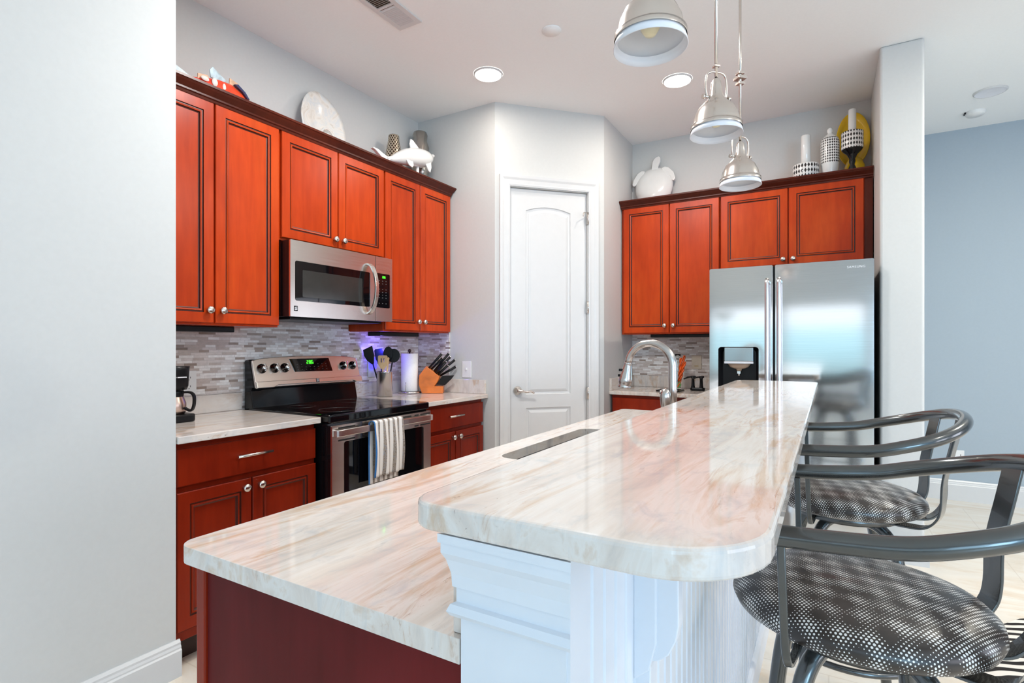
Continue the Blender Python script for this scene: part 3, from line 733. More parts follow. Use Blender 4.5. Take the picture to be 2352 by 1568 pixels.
bm = BM(); hp = [( -2.095, Y0 + 0.018, 0.835), (-2.066, Y0 + 0.022, 0.835), (-2.054, Y0 + 0.10, 0.838), (-2.045, 2.2035, 0.840), (-2.054, Y1 - 0.10, 0.838), (-2.066, Y1 - 0.022, 0.835), (-2.095, Y1 - 0.018, 0.835)]
tube(bm, smooth_path(hp, 5), 0, flat=(0.017, 0.007), up=(0, 0, 1)); T.part('oven_handle', bm, steel_y, under=dr, bevel=0.004)
bm = BM(); box(bm, -2.124, -2.094, Y0 + 0.002, Y1 - 0.002, 0.105, 0.258); T.part('storage_drawer', bm, steel_y, bevel=0.004)
# backguard with tilted control panel
bm = BM(); prism(bm, [(-2.79, 0.883), (-2.705, 0.883), (-2.715, 0.93), (-2.735, 1.03), (-2.70, 1.035), (-2.745, 1.19), (-2.79, 1.185)], along_y, Y0, Y1); bg = T.part('backguard', bm, black_gloss, bevel=0.006, seg=3)
bm = BM()
def cpf(y, s, n):   # s height 0..1 on the tilted face, n outward
    return (-2.694 - 0.046 * s + n * 0.96, y, 1.032 + 0.155 * s + n * 0.28)
top = [(Y0 + (Y1 - Y0) * i / 16, 1.0 + 0.10 * (1 - (2 * i / 16 - 1) ** 2)) for i in range(17)]
outl = [(Y0 - 0.002, 0.0), (Y1 + 0.002, 0.0)] + list(reversed(top))
outl[2] = (Y1 - 0.002, 0.96); outl[-1] = (Y0 + 0.002, 0.96)
prism(bm, outl, cpf, 0.0, 0.014); pn = T.part('control_panel', bm, steel_y, bevel=0.003)
bm = BM(); prism(bm, [(Y0 - 0.002, -0.03), (Y0 + 0.10, -0.03), (Y0 + 0.13, 0.04), (Y1 - 0.08, 0.04), (Y1 - 0.05, -0.03), (Y1 + 0.002, -0.03), (Y1 + 0.002, 0.20), (Y0 - 0.002, 0.20)], cpf, 0.010, 0.026); T.part('panel_lip', bm, steel_y, under=pn, bevel=0.003)
bm = BM(); prism(bm, [(2.085, 0.50), (2.362, 0.47), (2.350, 0.985), (2.062, 0.985)], cpf, 0.0142, 0.0165); dsp = T.part('display_panel', bm, black_glass, under=pn)
def seven(bm, f, u, v, ch, h, w, n0, n1, th=0.2):
    S = {'0': 'abcdef', '1': 'bc', '2': 'abged', '5': 'afgcd', '6': 'afgedc', '8': 'abcdefg'}[ch]
    q = th * w
    seg = {'a': (0, w, h - q, h), 'd': (0, w, 0, q), 'g': (0, w, h / 2 - q / 2, h / 2 + q / 2), 'f': (0, q, h / 2, h), 'e': (0, q, 0, h / 2), 'b': (w - q, w, h / 2, h), 'c': (w - q, w, 0, h / 2)}
    for s in S:
        a, b, c, d = seg[s]; prism(bm, [(u + a, v + c), (u + b, v + c), (u + b, v + d), (u + a, v + d)], f, n0, n1)
bm = BM()
for ch, u in (('2', 2.178), ('0', 2.196), ('6', 2.214)): seven(bm, cpf, u, 0.78, ch, 0.13, 0.012, 0.0166, 0.0172, 0.28)
T.part('clock_digits', bm, green_led, under=pn)
for i in range(8):
    for j, s in enumerate((0.56, 0.66, 0.76)):
        if 2 <= i <= 4 and j == 2: continue
        u = 2.105 + i * 0.030; bm = BM(); prism(bm, [(u, s), (u + 0.007, s), (u + 0.007, s + 0.014), (u, s + 0.014)], cpf, 0.0166, 0.0170); T.part('touch_button', bm, key_m, under=pn)
for u in (1.875, 1.955, 2.022, 2.455, 2.535):
    bm = BM(); p0 = Vector(cpf(u, 0.66, 0.0145)); nn_ = (Vector(cpf(u, 0.66, 1)) - Vector(cpf(u, 0.66, 0))).normalized()
    M = Matrix.Translation(p0) @ nn_.to_track_quat('Z', 'Y').to_matrix().to_4x4()
    lathe(bm, [(0, 0), (0.027, 0), (0.027, 0.004), (0.021, 0.006), (0.019, 0.026), (0.016, 0.030), (0, 0.030)], seg=24, M=M)
    k_ = T.part('burner_knob', bm, simple('knob_dark_chrome', (0.10, 0.09, 0.085), 0.15, 1.0) if 'knob_dark_chrome' not in MATS else MATS['knob_dark_chrome'], under=pn)
    bm = BM(); v0 = [Vector((0.0045 * sx, 0.019 * sy, z)) for z in (0.028, 0.040) for sx, sy in ((-1, -1), (1, -1), (1, 1), (-1, 1))]
    vs = [bm.verts.new(M @ v) for v in v0]
    for f_ in ((0, 3, 2, 1), (4, 5, 6, 7), (0, 1, 5, 4), (1, 2, 6, 5), (2, 3, 7, 6), (3, 0, 4, 7)): bm.faces.new([vs[i] for i in f_])
    lathe(bm, [(0, 0.030), (0.013, 0.0302), (0.013, 0.033), (0, 0.034)], seg=16, M=M)
    T.part('burner_knob_grip', bm, chrome_m, under=pn, bevel=0.001)
bm = BM(); prism(bm, [(2.214, 0.05), (2.236, 0.05), (2.236, 0.19), (2.214, 0.19)], cpf, 0.0262, 0.0272); T.part('emblem', bm, black_m, under=pn)
bm = BM()
for s in (0.07, 0.11, 0.15): prism(bm, [(2.217, s), (2.233, s + 0.012), (2.233, s + 0.026), (2.217, s + 0.014)], cpf, 0.0272, 0.0276)
T.part('emblem_stripe', bm, text_light, under=pn)

# dish towel over the oven handle
bm = BM(); YT0, YT1 = 2.040, 2.262
def towel(u, v):
    y = YT0 + (YT1 - YT0) * u
    L = 0.64; s = v * L; front = 0.30
    wob = 0.009 * math.sin(u * 19 + v * 3.0) * min(1, abs(s - front) * 6)
    if s < front - 0.02: x = -2.024 + wob + 0.004 * math.sin(v * 9); z = 0.864 - (front - 0.02 - s); y += 0.004 * math.sin(v * 5 + u)
    elif s < front + 0.02: a = (s - (front - 0.02)) / 0.04 * PI; x = -2.0395 + 0.0155 * math.cos(a); z = 0.864 + 0.012 * math.sin(a)
    else: x = -2.062 - 0.3 * wob; z = 0.864 - (s - front - 0.02); x = min(x, -2.058); x = max(x, -2.070)
    return (x, y, z)
grid_surface(bm, towel, 60, 60)
o = single('dish_towel', bm, towel_m, 'white dish towel with thin grey and brown stripes hanging over the oven handle', 'towel', (-2.03, 2.15, 0.86))
md = o.modifiers.new('solid', 'SOLIDIFY'); md.thickness = 0.003; md.offset = 0

# ---------------------------------------------------------------- microwave
T = Thing('microwave_oven', 'stainless over-the-range microwave with dark window and curved handle', 'microwave', (XW, 2.2, 1.42))
Y0, Y1, Z0, Z1 = 1.828, 2.584, 1.418, 1.818
box_part(T, 'body', black_gloss, XW + 0.011, -2.455, Y0, Y1, Z0, Z1, bevel=0.003)
bm = BM(); box(bm, XW + 0.05, -2.46, Y0 + 0.04, Y1 - 0.04, Z0 - 0.012, Z0 - 0.0005); T.part('vent_grille', bm, black_m, bevel=0.002)
fm = fA(-2.453)
bm = BM(); plate(bm, rrect(Y0, 2.436, Z0, Z1, 0.004), [rrect(1.856, 2.392, 1.502, 1.712, 0.012)], fm, 0.036, 0.048); dr = T.part('microwave_door', bm, steel_y, bevel=0.004)
bm = BM(); prism(bm, rrect(1.853, 2.395, 1.499, 1.715, 0.012), lambda p, q, t: (t, p, q), -2.452, -2.408); T.part('dark_window', bm, black_glass, under=dr)
bm = BM(); box(bm, -2.454, -2.4175, Y0, Y1, Z0, Z1); T.part('door_backing', bm, black_gloss)
bm = BM(); prism(bm, rrect(1.905, 2.33, 1.525, 1.668, 0.006), lambda p, q, t: (t, p, q), -2.4078, -2.4074); T.part('window_screen', bm, simple('window_mesh_grey', (0.030, 0.030, 0.028), 0.12), under=dr)
bm = BM(); tube(bm, smooth_path([(-2.406, 2.372, 1.760), (-2.376, 2.376, 1.745), (-2.352, 2.382, 1.690), (-2.342, 2.384, 1.610), (-2.352, 2.382, 1.530), (-2.376, 2.376, 1.475), (-2.406, 2.372, 1.460)], 5), 0, flat=(0.015, 0.006), up=(0, 1, 0)); T.part('door_handle', bm, nickel_m, under=dr, bevel=0.003)
bm = BM(); prism(bm, rrect(1.850, 1.872, 1.447, 1.475, 0.001), lambda p, q, t: (t, p, q), -2.4048, -2.4036)
T.part('emblem', bm, black_m, under=dr)
bm = BM()
for z in (1.452, 1.458, 1.464): prism(bm, [(1.853, z), (1.869, z + 0.003), (1.869, z + 0.006), (1.853, z + 0.003)], lambda p, q, t: (t, p, q), -2.4035, -2.4030)
T.part('emblem_stripe', bm, text_light, under=dr)
bm = BM(); plate(bm, rrect(2.440, Y1, Z0, Z1, 0.004), [], fm, 0.036, 0.048); pn = T.part('control_panel', bm, steel_y, bevel=0.004)
bm = BM(); prism(bm, rrect(2.442, 2.560, 1.503, 1.716, 0.008), lambda p, q, t: (t, p, q), -2.4045, -2.4030); T.part('keypad', bm, black_glass, under=pn)
for r_ in range(9):
    for c_ in range(3):
        if r_ in (2, 7): continue
        u = 2.462 + c_ * 0.030; z = 1.668 - r_ * 0.0175; bm = BM(); prism(bm, [(u, z), (u + 0.007, z), (u + 0.007, z + 0.0035), (u, z + 0.0035)], lambda p, q, t: (t, p, q), -2.4029, -2.4026); T.part('touch_key', bm, key_m, under=pn)
bm = BM(); fmm = lambda p, q, t: (t, p, q)
for ch, u in (('2', 2.494), ('0', 2.503), ('6', 2.512)): seven(bm, fmm, u, 1.688, ch, 0.013, 0.0068, -2.4029, -2.4025, 0.3)
T.part('clock_digits', bm, green_led, under=pn)

# ---------------------------------------------------------------- fridge
T = Thing('refrigerator', 'stainless side-by-side refrigerator with ice and water dispenser', 'refrigerator', (-0.23, 4.2, 0))
box_part(T, 'body', simple('fridge_side_dark', (0.05, 0.05, 0.052), 0.4), -0.682, 0.226, 3.832, 4.58, 0.02, 1.755, bevel=0.004)
box_part(T, 'base_grille', black_m, -0.67, 0.21, 3.80, 3.90, 0.0, 0.075)
def fdoor(name, xa, xb, hole, side):
    bm = BM(); z0, z1 = 0.085, 1.776; nu = 10; bow = 0.006
    # slightly bowed door skin built as a loop plate
    outer = rrect(xa, xb, z0, z1, 0.008, 3)
    fd = lambda p, q, t: (p, 3.770 - t, q)
    plate(bm, outer, hole, fd, 0.0, -0.056)
    return T.part(name, bm, steel_x, bevel=0.006, seg=3)
box_part(T, 'gap_shade_strip', black_m, -0.3040, -0.2920, 3.779, 3.831, 0.09, 1.77)  # black strip added for the shade in the gap between the doors
hole = rrect(-0.630, -0.386, 0.88, 1.258, 0.018)
fz = fdoor('freezer_door', -0.686, -0.3045, [hole], -1); fr = fdoor('fridge_door', -0.2915, 0.228, [], 1)
bm = BM()
L = [[(x, 3.7702, z) for x, z in rrect(-0.630, -0.386, 0.88, 1.258, 0.018)], [(x, 3.774, z) for x, z in rrect(-0.628, -0.388, 0.882, 1.256, 0.017)], [(x, 3.822, z) for x, z in rrect(-0.610, -0.406, 0.905, 1.245, 0.03)]]
rings(bm, L); T.part('dispenser_recess', bm, black_m, under=fz, label='black dispenser recess')
bm = BM(); box(bm, -0.594, -0.418, 3.774, 3.815, 1.165, 1.256); T.part('dispenser_panel', bm, simple('dispenser_chrome', (0.45, 0.45, 0.46), 0.14, 1.0, var=0.0), under=fz, bevel=0.003, label='shiny steel dispenser panel')
bm = BM(); box(bm, -0.594, -0.418, 3.771, 3.812, 1.150, 1.164); T.part('dispenser_lip', bm, simple('pale_lip', (0.72, 0.74, 0.78), 0.3), under=fz, bevel=0.002)
bm = BM(); lathe(bm, [(0.070, 0.0), (0.055, -0.022), (0.035, -0.030), (0.018, -0.034), (0.012, -0.050), (0, -0.052)], -0.506, 3.800, 1.149, 24)
bmesh.ops.scale(bm, vec=(1, 0.28, 1), space=Matrix.Translation((0.506, -3.800, 0)), verts=bm.verts); T.part('ice_chute', bm, simple('chute_warm', (0.40, 0.28, 0.20), 0.3), under=fz)
bm = BM(); tube(bm, [(-0.506, 3.80, 1.100), (-0.506, 3.79, 1.070)], 0.006, 10); box(bm, -0.516, -0.496, 3.788, 3.793, 1.085, 1.100); T.part('water_nozzle', bm, chrome_m, under=fz)
for xh, dr_, nm in ((-0.333, fz, 'h'), (-0.266, fr, 'h')):
    bm = BM(); tube(bm, smooth_path([(xh, 3.768, 1.675), (xh, 3.722, 1.672), (xh, 3.708, 1.655), (xh, 3.704, 1.40), (xh, 3.704, 0.90), (xh, 3.708, 0.55), (xh, 3.722, 0.533), (xh, 3.768, 0.53)], 4), 0.0125, 14)
    T.part('door_handle', bm, handle_steel, under=dr_)
cu = bpy.data.curves.new('brand_lettering', 'FONT'); cu.body = 'SAMSUNG'; cu.size = 0.0185; cu.extrude = 0.0004; cu.space_character = 1.12
to = bpy.data.objects.new('brand_lettering', cu); COL.objects.link(to)
dg = bpy.context.evaluated_depsgraph_get(); me = bpy.data.meshes.new_from_object(to.evaluated_get(dg)); bpy.data.objects.remove(to)
me.materials.clear(); me.materials.append(text_light)
lo = bpy.data.objects.new('brand_lettering', me); COL.objects.link(lo); lo.parent = fr; lo.rotation_euler = (PI / 2, 0, 0); lo.location = Vector((0.094, 3.7694, 1.7265)) - T.loc

# ---------------------------------------------------------------- island
ZL, ZB = 0.902, 1.070
T = Thing('island_cabinet', 'long cherry kitchen island cabinet under the lower granite counter', 'kitchen island', (-0.7, 1.8, 0))
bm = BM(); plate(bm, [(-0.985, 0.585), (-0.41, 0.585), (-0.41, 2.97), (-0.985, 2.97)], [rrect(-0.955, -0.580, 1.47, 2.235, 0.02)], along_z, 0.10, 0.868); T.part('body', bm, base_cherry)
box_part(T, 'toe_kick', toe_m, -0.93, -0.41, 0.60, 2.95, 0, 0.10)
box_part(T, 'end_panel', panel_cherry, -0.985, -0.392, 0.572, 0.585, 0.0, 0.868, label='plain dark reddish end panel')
box_part(T, 'corner_stile', base_cherry, -1.012, -0.985, 0.566, 0.60, 0.0, 0.868, bevel=0.003)
for i in range(5):
    u0 = 0.61 + i * 0.468
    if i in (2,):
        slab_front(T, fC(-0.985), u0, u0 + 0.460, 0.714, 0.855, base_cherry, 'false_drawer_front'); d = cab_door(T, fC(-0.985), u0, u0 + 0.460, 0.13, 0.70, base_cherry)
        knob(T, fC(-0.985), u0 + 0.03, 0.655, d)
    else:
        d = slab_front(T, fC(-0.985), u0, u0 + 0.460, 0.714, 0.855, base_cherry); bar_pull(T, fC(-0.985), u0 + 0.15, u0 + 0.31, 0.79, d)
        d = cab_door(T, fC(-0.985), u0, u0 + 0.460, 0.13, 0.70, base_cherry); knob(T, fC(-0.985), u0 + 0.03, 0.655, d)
SINK = (-0.935, -0.600, 1.49, 2.215)
bm = BM(); plate(bm, rrect(-1.028, -0.391, 0.538, 3.014, (0.035, 0, 0, 0.035)), [rrect(*SINK, 0.05)], along_z, ZL - 0.032, ZL)
single('island_countertop', bm, granite_m, 'lower granite island countertop with the sink cut-out', 'countertop', (-0.7, 1.8, ZL), GC, bevel=0.006, seg=3)
T = Thing('kitchen_sink', 'undermount steel sink sunk in the lower island counter', 'sink', (-0.77, 1.85, 0.70))
bm = BM()
a = SINK
L = [[(x, y, ZL - 0.033) for x, y in rrect(a[0] - 0.012, a[1] + 0.012, a[2] - 0.012, a[3] + 0.012, 0.05)], [(x, y, ZL - 0.0335) for x, y in rrect(a[0] - 0.001, a[1] + 0.001, a[2] - 0.001, a[3] + 0.001, 0.05)],
     [(x, y, 0.72) for x, y in rrect(a[0] + 0.01, a[1] - 0.01, a[2] + 0.01, a[3] - 0.01, 0.05)], [(x, y, 0.700) for x, y in rrect(a[0] + 0.04, a[1] - 0.04, a[2] + 0.04, a[3] - 0.04, 0.03)]]
rings(bm, L); T.part('basin', bm, steel_z)
bm = BM(); lathe(bm, [(0, 0.003), (0.035, 0.003), (0.042, 0.0)], -0.77, 1.85, 0.701, 24); T.part('drain', bm, chrome_m)

# knee wall and bar top
T = Thing('knee_wall', 'white beadboard knee wall with crown trim and bracket that carries the raised bar', 'knee wall', (-0.31, 1.9, 0))
YK0, YK1, XK0, XK1 = 0.536, 3.33, -0.387, -0.246
box_part(T, 'end_column', white_panel_m, XK0, XK1, YK0, YK1, 0, ZB - 0.034, label='smooth white end column')
bm = BM(); y = YK0 + 0.03; z0_, z1_ = 0.0, ZB - 0.034
box(bm, XK1 - 0.002, XK1 + 0.004, YK0 + 0.001, YK0 + 0.028, z0_, z1_)
pts = []
yy = YK0 + 0.028
while yy < YK1 - 0.045:
    pts += [(XK1 + 0.0035, yy), (XK1 + 0.0035, yy + 0.032), (XK1 + 0.0005, yy + 0.0335), (XK1 + 0.0055, yy + 0.0365), (XK1 + 0.0005, yy + 0.0395)]; yy += 0.0412
pts += [(XK1 + 0.0035, yy), (XK1 + 0.0035, YK1), (XK1 - 0.002, YK1), (XK1 - 0.002, YK0 + 0.028)]
prism(bm, pts, along_z, z0_, z1_); T.part('beadboard', bm, white_panel_m)
bm = BM()   # crown: moulding on the column's front
cr_ = [(0.0, 0.936), (0.010, 0.934), (0.014, 0.940), (0.010, 0.948), (0.004, 0.950), (0.004, 0.968), (0.008, 0.969), (0.009, 0.985), (0.014, 1.003), (0.019, 1.012), (0.019, 1.024), (0.022, 1.025), (0.022, 1.0355), (0.0, 1.0355)]
Vv = [[bm.verts.new((XK0 - 0.002 - a * 0.85, YK0 + 0.002 - a, z)) for a, z in cr_], [bm.verts.new((XK1 + 0.003 + a * 0.5, YK0 + 0.002 - a, z)) for a, z in cr_]]
n_ = len(cr_)
for i in range(n_): j = (i + 1) % n_; bm.faces.new((Vv[0][i], Vv[0][j], Vv[1][j], Vv[1][i]))
bm.faces.new(Vv[0]); bm.faces.new(Vv[1])
T.part('crown_trim', bm, white_panel_m, recalc=True)
corb = [(-0.243, 1.0355), (-0.181, 1.0355), (-0.180, 0.870), (-0.184, 0.848), (-0.194, 0.826), (-0.208, 0.814), (-0.219, 0.811), (-0.220, 0.770), (-0.224, 0.756), (-0.232, 0.751), (-0.243, 0.750)]
for yb in (0.765, 1.62, 2.55):
    bm = BM(); prism(bm, corb, along_y, yb, yb + 0.026)
    prism(bm, [(-0.243, 1.0355), (-0.21, 1.0355), (-0.21, 0.84), (-0.22, 0.80), (-0.243, 0.78)], along_y, yb - 0.006, yb + 0.032); T.part('corbel', bm, white_panel_m, bevel=0.002)
baseb = [(XK1 + 0.004, 0), (XK1 + 0.018, 0), (XK1 + 0.018, 0.10), (XK1 + 0.012, 0.112), (XK1 + 0.004, 0.118)]
bm = BM(); prism(bm, baseb, along_y, YK0, YK1); T.part('base_trim', bm, white_panel_m)
bm = BM(); box(bm, -0.407, -0.3875, 0.548, 3.01, ZL + 0.001, ZB - 0.0335)
single('stone_riser', bm, granite_m, 'granite riser strip between the lower island counter and the raised bar', 'backsplash', (-0.40, 1.8, ZL), GS)
bm = BM(); prism(bm, rrect(-0.459, -0.049, 0.512, 3.350, (0.045, 0.115, 0.05, 0.075), 10), along_z, ZB - 0.033, ZB)
single('bar_countertop', bm, granite_m, 'raised glossy granite bar top with rounded corners, beside the two barstools', 'countertop', (-0.25, 1.9, ZB), GC, bevel=0.006, seg=3)

# faucet on the island
FX, FY = -0.522, 2.12
T = Thing('island_faucet', 'brushed steel gooseneck faucet standing behind the island sink', 'faucet', (FX, FY, ZL))
bm = BM(); lathe(bm, [(0, 0.001), (0.030, 0.001), (0.030, 0.008), (0.024, 0.016), (0.022, 0.060), (0.0185, 0.075), (0.0175, 0.11)], FX, FY, ZL, 28); T.part('faucet_base', bm, steel_z)
bm = BM(); Rr = 0.089; cz = 1.186; arc = [(FX, FY, ZL + 0.10), (FX, FY, 1.10)]
for i in range(0, 25):
    a_ = PI * i / 24 * 0.965; arc.append((FX - Rr + Rr * math.cos(a_), FY, cz + Rr * math.sin(a_)))
tube(bm, arc, [0.0165] * 2 + [0.0165 - 0.003 * i / 24 for i in range(25)], 18); T.part('gooseneck', bm, steel_z)
e_ = Vector(arc[-1]); dirv = (Vector(arc[-1]) - Vector(arc[-2])).normalized()
bm = BM(); M = Matrix.Translation(e_) @ dirv.to_track_quat('Z', 'Y').to_matrix().to_4x4()
lathe(bm, [(0, 0.0), (0.0145, 0.0), (0.0165, 0.002), (0.015, 0.005), (0.016, 0.012), (0.020, 0.035), (0.0255, 0.060), (0.0275, 0.072), (0.0265, 0.082), (0.024, 0.090), (0.025, 0.096), (0.0275, 0.101), (0.022, 0.102), (0, 0.099)], seg=24, M=M); sh = T.part('spray_head', bm, steel_z)
bm = BM()
for t_ in (0.030, 0.052):
    p = M @ Vector((0.0, 0.0, t_)); box(bm, p.x - 0.031, p.x - 0.018, p.y - 0.012, p.y + 0.004, p.z - 0.005, p.z + 0.005)
T.part('spray_button', bm, black_m, under=sh, bevel=0.001)
bm = BM(); hy = FY - 0.072; hx_ = FX - 0.010
lathe(bm, [(0, 0.001), (0.018, 0.001), (0.018, 0.008), (0.0135, 0.02), (0.0125, 0.11), (0.017, 0.140), (0.0195, 0.165), (0.019, 0.182), (0.013, 0.198), (0, 0.202)], hx_, hy, ZL, 24)
tube(bm, [(hx_, hy, ZL + 0.182), (hx_ - 0.02, hy - 0.005, ZL + 0.188)], [0.006, 0.008], 10); T.part('lever_handle', bm, steel_z, label='upright steel lever handle beside the spout')

# ---------------------------------------------------------------- bar sink faucet, vase
T = Thing('bar_faucet', 'small black two-handle faucet on the bar counter beside the fridge', 'faucet', (-0.87, 4.40, 0.914))
bm = BM(); prism(bm, rrect(-0.945, -0.835, 4.375, 4.43, 0.02), along_z, 0.9145, 0.938); T.part('faucet_base', bm, black_m, bevel=0.005)
for x_ in (-0.925, -0.862):
    bm = BM(); lathe(bm, [(0.017, 0.0), (0.013, 0.02), (0.011, 0.065), (0.014, 0.085), (0, 0.09)], x_, 4.40, 0.936, 16)
    tube(bm, smooth_path([(x_ + 0.02, 4.39, 1.024), (x_, 4.395, 1.024), (x_ - 0.03, 4.38, 1.020), (x_ - 0.062, 4.36, 1.006)], 3), [0.008] * 5 + [0.006] * 5, 8); T.part('cross_handle', bm, black_m)
bm = BM(); plate(bm, rrect(-1.16, -0.98, 4.17, 4.37, 0.02), [rrect(-1.14, -1.0, 4.19, 4.35, 0.02)], along_z, 0.9145, 0.924)
T2 = Thing('bar_sink', 'small black-rimmed bar sink set in the counter left of the fridge', 'sink', (-1.07, 4.27, 0.914)); T2.part('rim', bm, black_m)
bm = BM(); box(bm, -1.139, -1.001, 4.191, 4.349, 0.9142, 0.916); T2.part('bowl', bm, shadow_gap)
T = Thing('bud_vase', 'slim clear glass vase with twisted orange-red stems on the bar counter', 'vase', (-1.045, 4.44, 0.914))
bm = BM(); lathe(bm, [(0, 0.001), (0.026, 0.001), (0.028, 0.006), (0.020, 0.03), (0.017, 0.12), (0.020, 0.265), (0.024, 0.285), (0.022, 0.285), (0.018, 0.265), (0.015, 0.12), (0.017, 0.03), (0, 0.012)], -1.052, 4.44, 0.914, 24); T.part('glass_body', bm, glass_m)
for i, (dx, h_) in enumerate(((0.045, 0.26), (0.020, 0.24), (0.055, 0.21))):
    bm = BM()
    for s_ in (0, PI):
        tube(bm, [(-1.045 + dx * t_ + 0.006 * math.cos(t_ * 14 + s_), 4.44 - 0.01 * i + 0.006 * math.sin(t_ * 14 + s_), 0.93 + h_ * t_) for t_ in [k_ / 20 for k_ in range(21)]], 0.006, 8)
    T.part('twisted_stem', bm, orange_m)
bm = BM(); prism(bm, [(-1.05, 0.925), (-1.030, 0.93), (-1.018, 0.955), (-1.030, 0.985), (-1.048, 0.965)], lambda p, q, t: (p, t, q), 4.412, 4.415); T.part('leaf', bm, green_m)

# ---------------------------------------------------------------- countertop things, left run
T = Thing('coffee_maker', 'small black drip coffee maker at the left wall edge, on the counter', 'coffee maker', (-2.606, 1.356, 0.914), local=True)
bm = BM(); prism(bm, rrect(-0.075, 0.07, -0.07, 0.07, 0.03), along_z, 0.0008, 0.036); T.part('warming_base', bm, black_m, bevel=0.006)
bm = BM(); box(bm, -0.085, -0.045, -0.07, 0.07, 0.034, 0.15); T.part('back_column', bm, black_m, bevel=0.006)
bm = BM(); lathe(bm, [(0, 0.148), (0.052, 0.148), (0.058, 0.165), (0.062, 0.240), (0.064, 0.256), (0, 0.257)], 0, 0, 0, 28); T.part('brew_basket', bm, black_m)
bm = BM(); box(bm, 0.020, 0.070, -0.02, 0.02, 0.205, 0.209); T.part('label_strip', bm, text_light)
bm = BM(); lathe(bm, [(0, 0.037), (0.044, 0.037), (0.050, 0.05), (0.050, 0.085), (0.038, 0.118)], 0, 0, 0, 28); cf = T.part('carafe', bm, copper_m, label='copper-toned steel carafe')
bm = BM(); lathe(bm, [(0.039, 0.116), (0.041, 0.130), (0.041, 0.142), (0, 0.144)], 0, 0, 0, 28)
ang_ = 0.53; hd = Vector((math.cos(ang_), math.sin(ang_), 0))
tube(bm, smooth_path([hd * 0.040 + Vector((0, 0, 0.136)), hd * 0.075 + Vector((0, 0, 0.136)), hd * 0.093 + Vector((0, 0, 0.118)), hd * 0.092 + Vector((0, 0, 0.075)), hd * 0.078 + Vector((0, 0, 0.052)), hd * 0.05 + Vector((0, 0, 0.064))], 5), 0, flat=(0.008, 0.005), up=(-math.sin(ang_), math.cos(ang_), 0)); T.part('carafe_handle', bm, black_m, under=cf, bevel=0.002)

def wall_plate_y(name, label, y0_, y1_, z0_, z1_, x_, cat, kind):
    T = Thing(name, label, cat, (x_, y0_, z0_), group='outlet and switch plates')
    bm = BM(); box(bm, x_, x_ + 0.006, y0_, y1_, z0_, z1_); T.part('cover_plate', bm, white_plastic, bevel=0.002)
    c_ = (y0_ + y1_) / 2; zc = (z0_ + z1_) / 2; bm = BM()
    for dz in (-0.022, 0.022):
        for dy in (-0.007, 0.007): box(bm, x_ + 0.0062, x_ + 0.0066, c_ + dy - 0.0012, c_ + dy + 0.0012, zc + dz, zc + dz + 0.009)
        box(bm, x_ + 0.0062, x_ + 0.0066, c_ - 0.002, c_ + 0.002, zc + dz - 0.009, zc + dz - 0.005)
    T.part('socket_slots', bm, black_m); return T
wall_plate_y('wall_outlet', 'white double socket outlet on the mosaic tile beside the coffee maker', 1.492, 1.568, 1.016, 1.138, XW + 0.0105, 'outlet', 0)
T = Thing('light_switch', 'white single toggle switch plate on the wall above the granite upstand', 'switch', (-2.34, 3.32, 1.03), group='outlet and switch plates')
bm = BM(); box(bm, -2.382, -2.300, 3.313, 3.3195, 1.030, 1.152); T.part('cover_plate', bm, white_plastic, bevel=0.002)
bm = BM(); box(bm, -2.346, -2.336, 3.302, 3.313, 1.086, 1.102); T.part('toggle', bm, white_plastic, bevel=0.001)
T = Thing('wall_outlet', 'white socket outlet low on the far wall behind the barstools', 'outlet', (0.91, 5.66, 0.34), group='outlet and switch plates')
bm = BM(); box(bm, 0.872, 0.955, 5.662, 5.6695, 0.335, 0.412); T.part('cover_plate', bm, white_plastic, bevel=0.002)
bm = BM(); box(bm, 0.893, 0.897, 5.6615, 5.662, 0.366, 0.380); box(bm, 0.929, 0.933, 5.6615, 5.662, 0.366, 0.380); T.part('socket_slots', bm, black_m)
T = Thing('wall_outlet', 'beige socket outlet on the mosaic tile behind the bar counter', 'outlet', (-0.93, 4.64, 1.08), group='outlet and switch plates')
bm = BM(); box(bm, -0.985, -0.905, 4.633, 4.6395, 1.075, 1.190); T.part('cover_plate', bm, simple('beige_plate', (0.60, 0.52, 0.42), 0.4), bevel=0.002)
bm = BM(); box(bm, -0.962, -0.930, 4.6325, 4.633, 1.095, 1.105); T.part('socket_slots', bm, bronze_m)

# blue night light plugged in behind the utensils
T = Thing('night_light', 'small blue glowing night light behind the utensil crock', 'night light', (XW + 0.02, 2.80, 1.08))
bm = BM(); box(bm, XW + 0.0105, XW + 0.0165, 2.765, 2.835, 1.045, 1.160); T.part('plug_plate', bm, white_plastic, bevel=0.002)
bm = BM(); prism(bm, rrect(2.775, 2.825, 1.10, 1.185, 0.02), lambda p, q, t: (t, p, q), XW + 0.0168, XW + 0.045); T.part('lit_lens', bm, blue_led, bevel=0.006)
lamp('night_light_glow', 'POINT', (0.085, 0.02, 0.16), 1.3, (0.20, 0.14, 1.0), 0.02, parent=T.e)

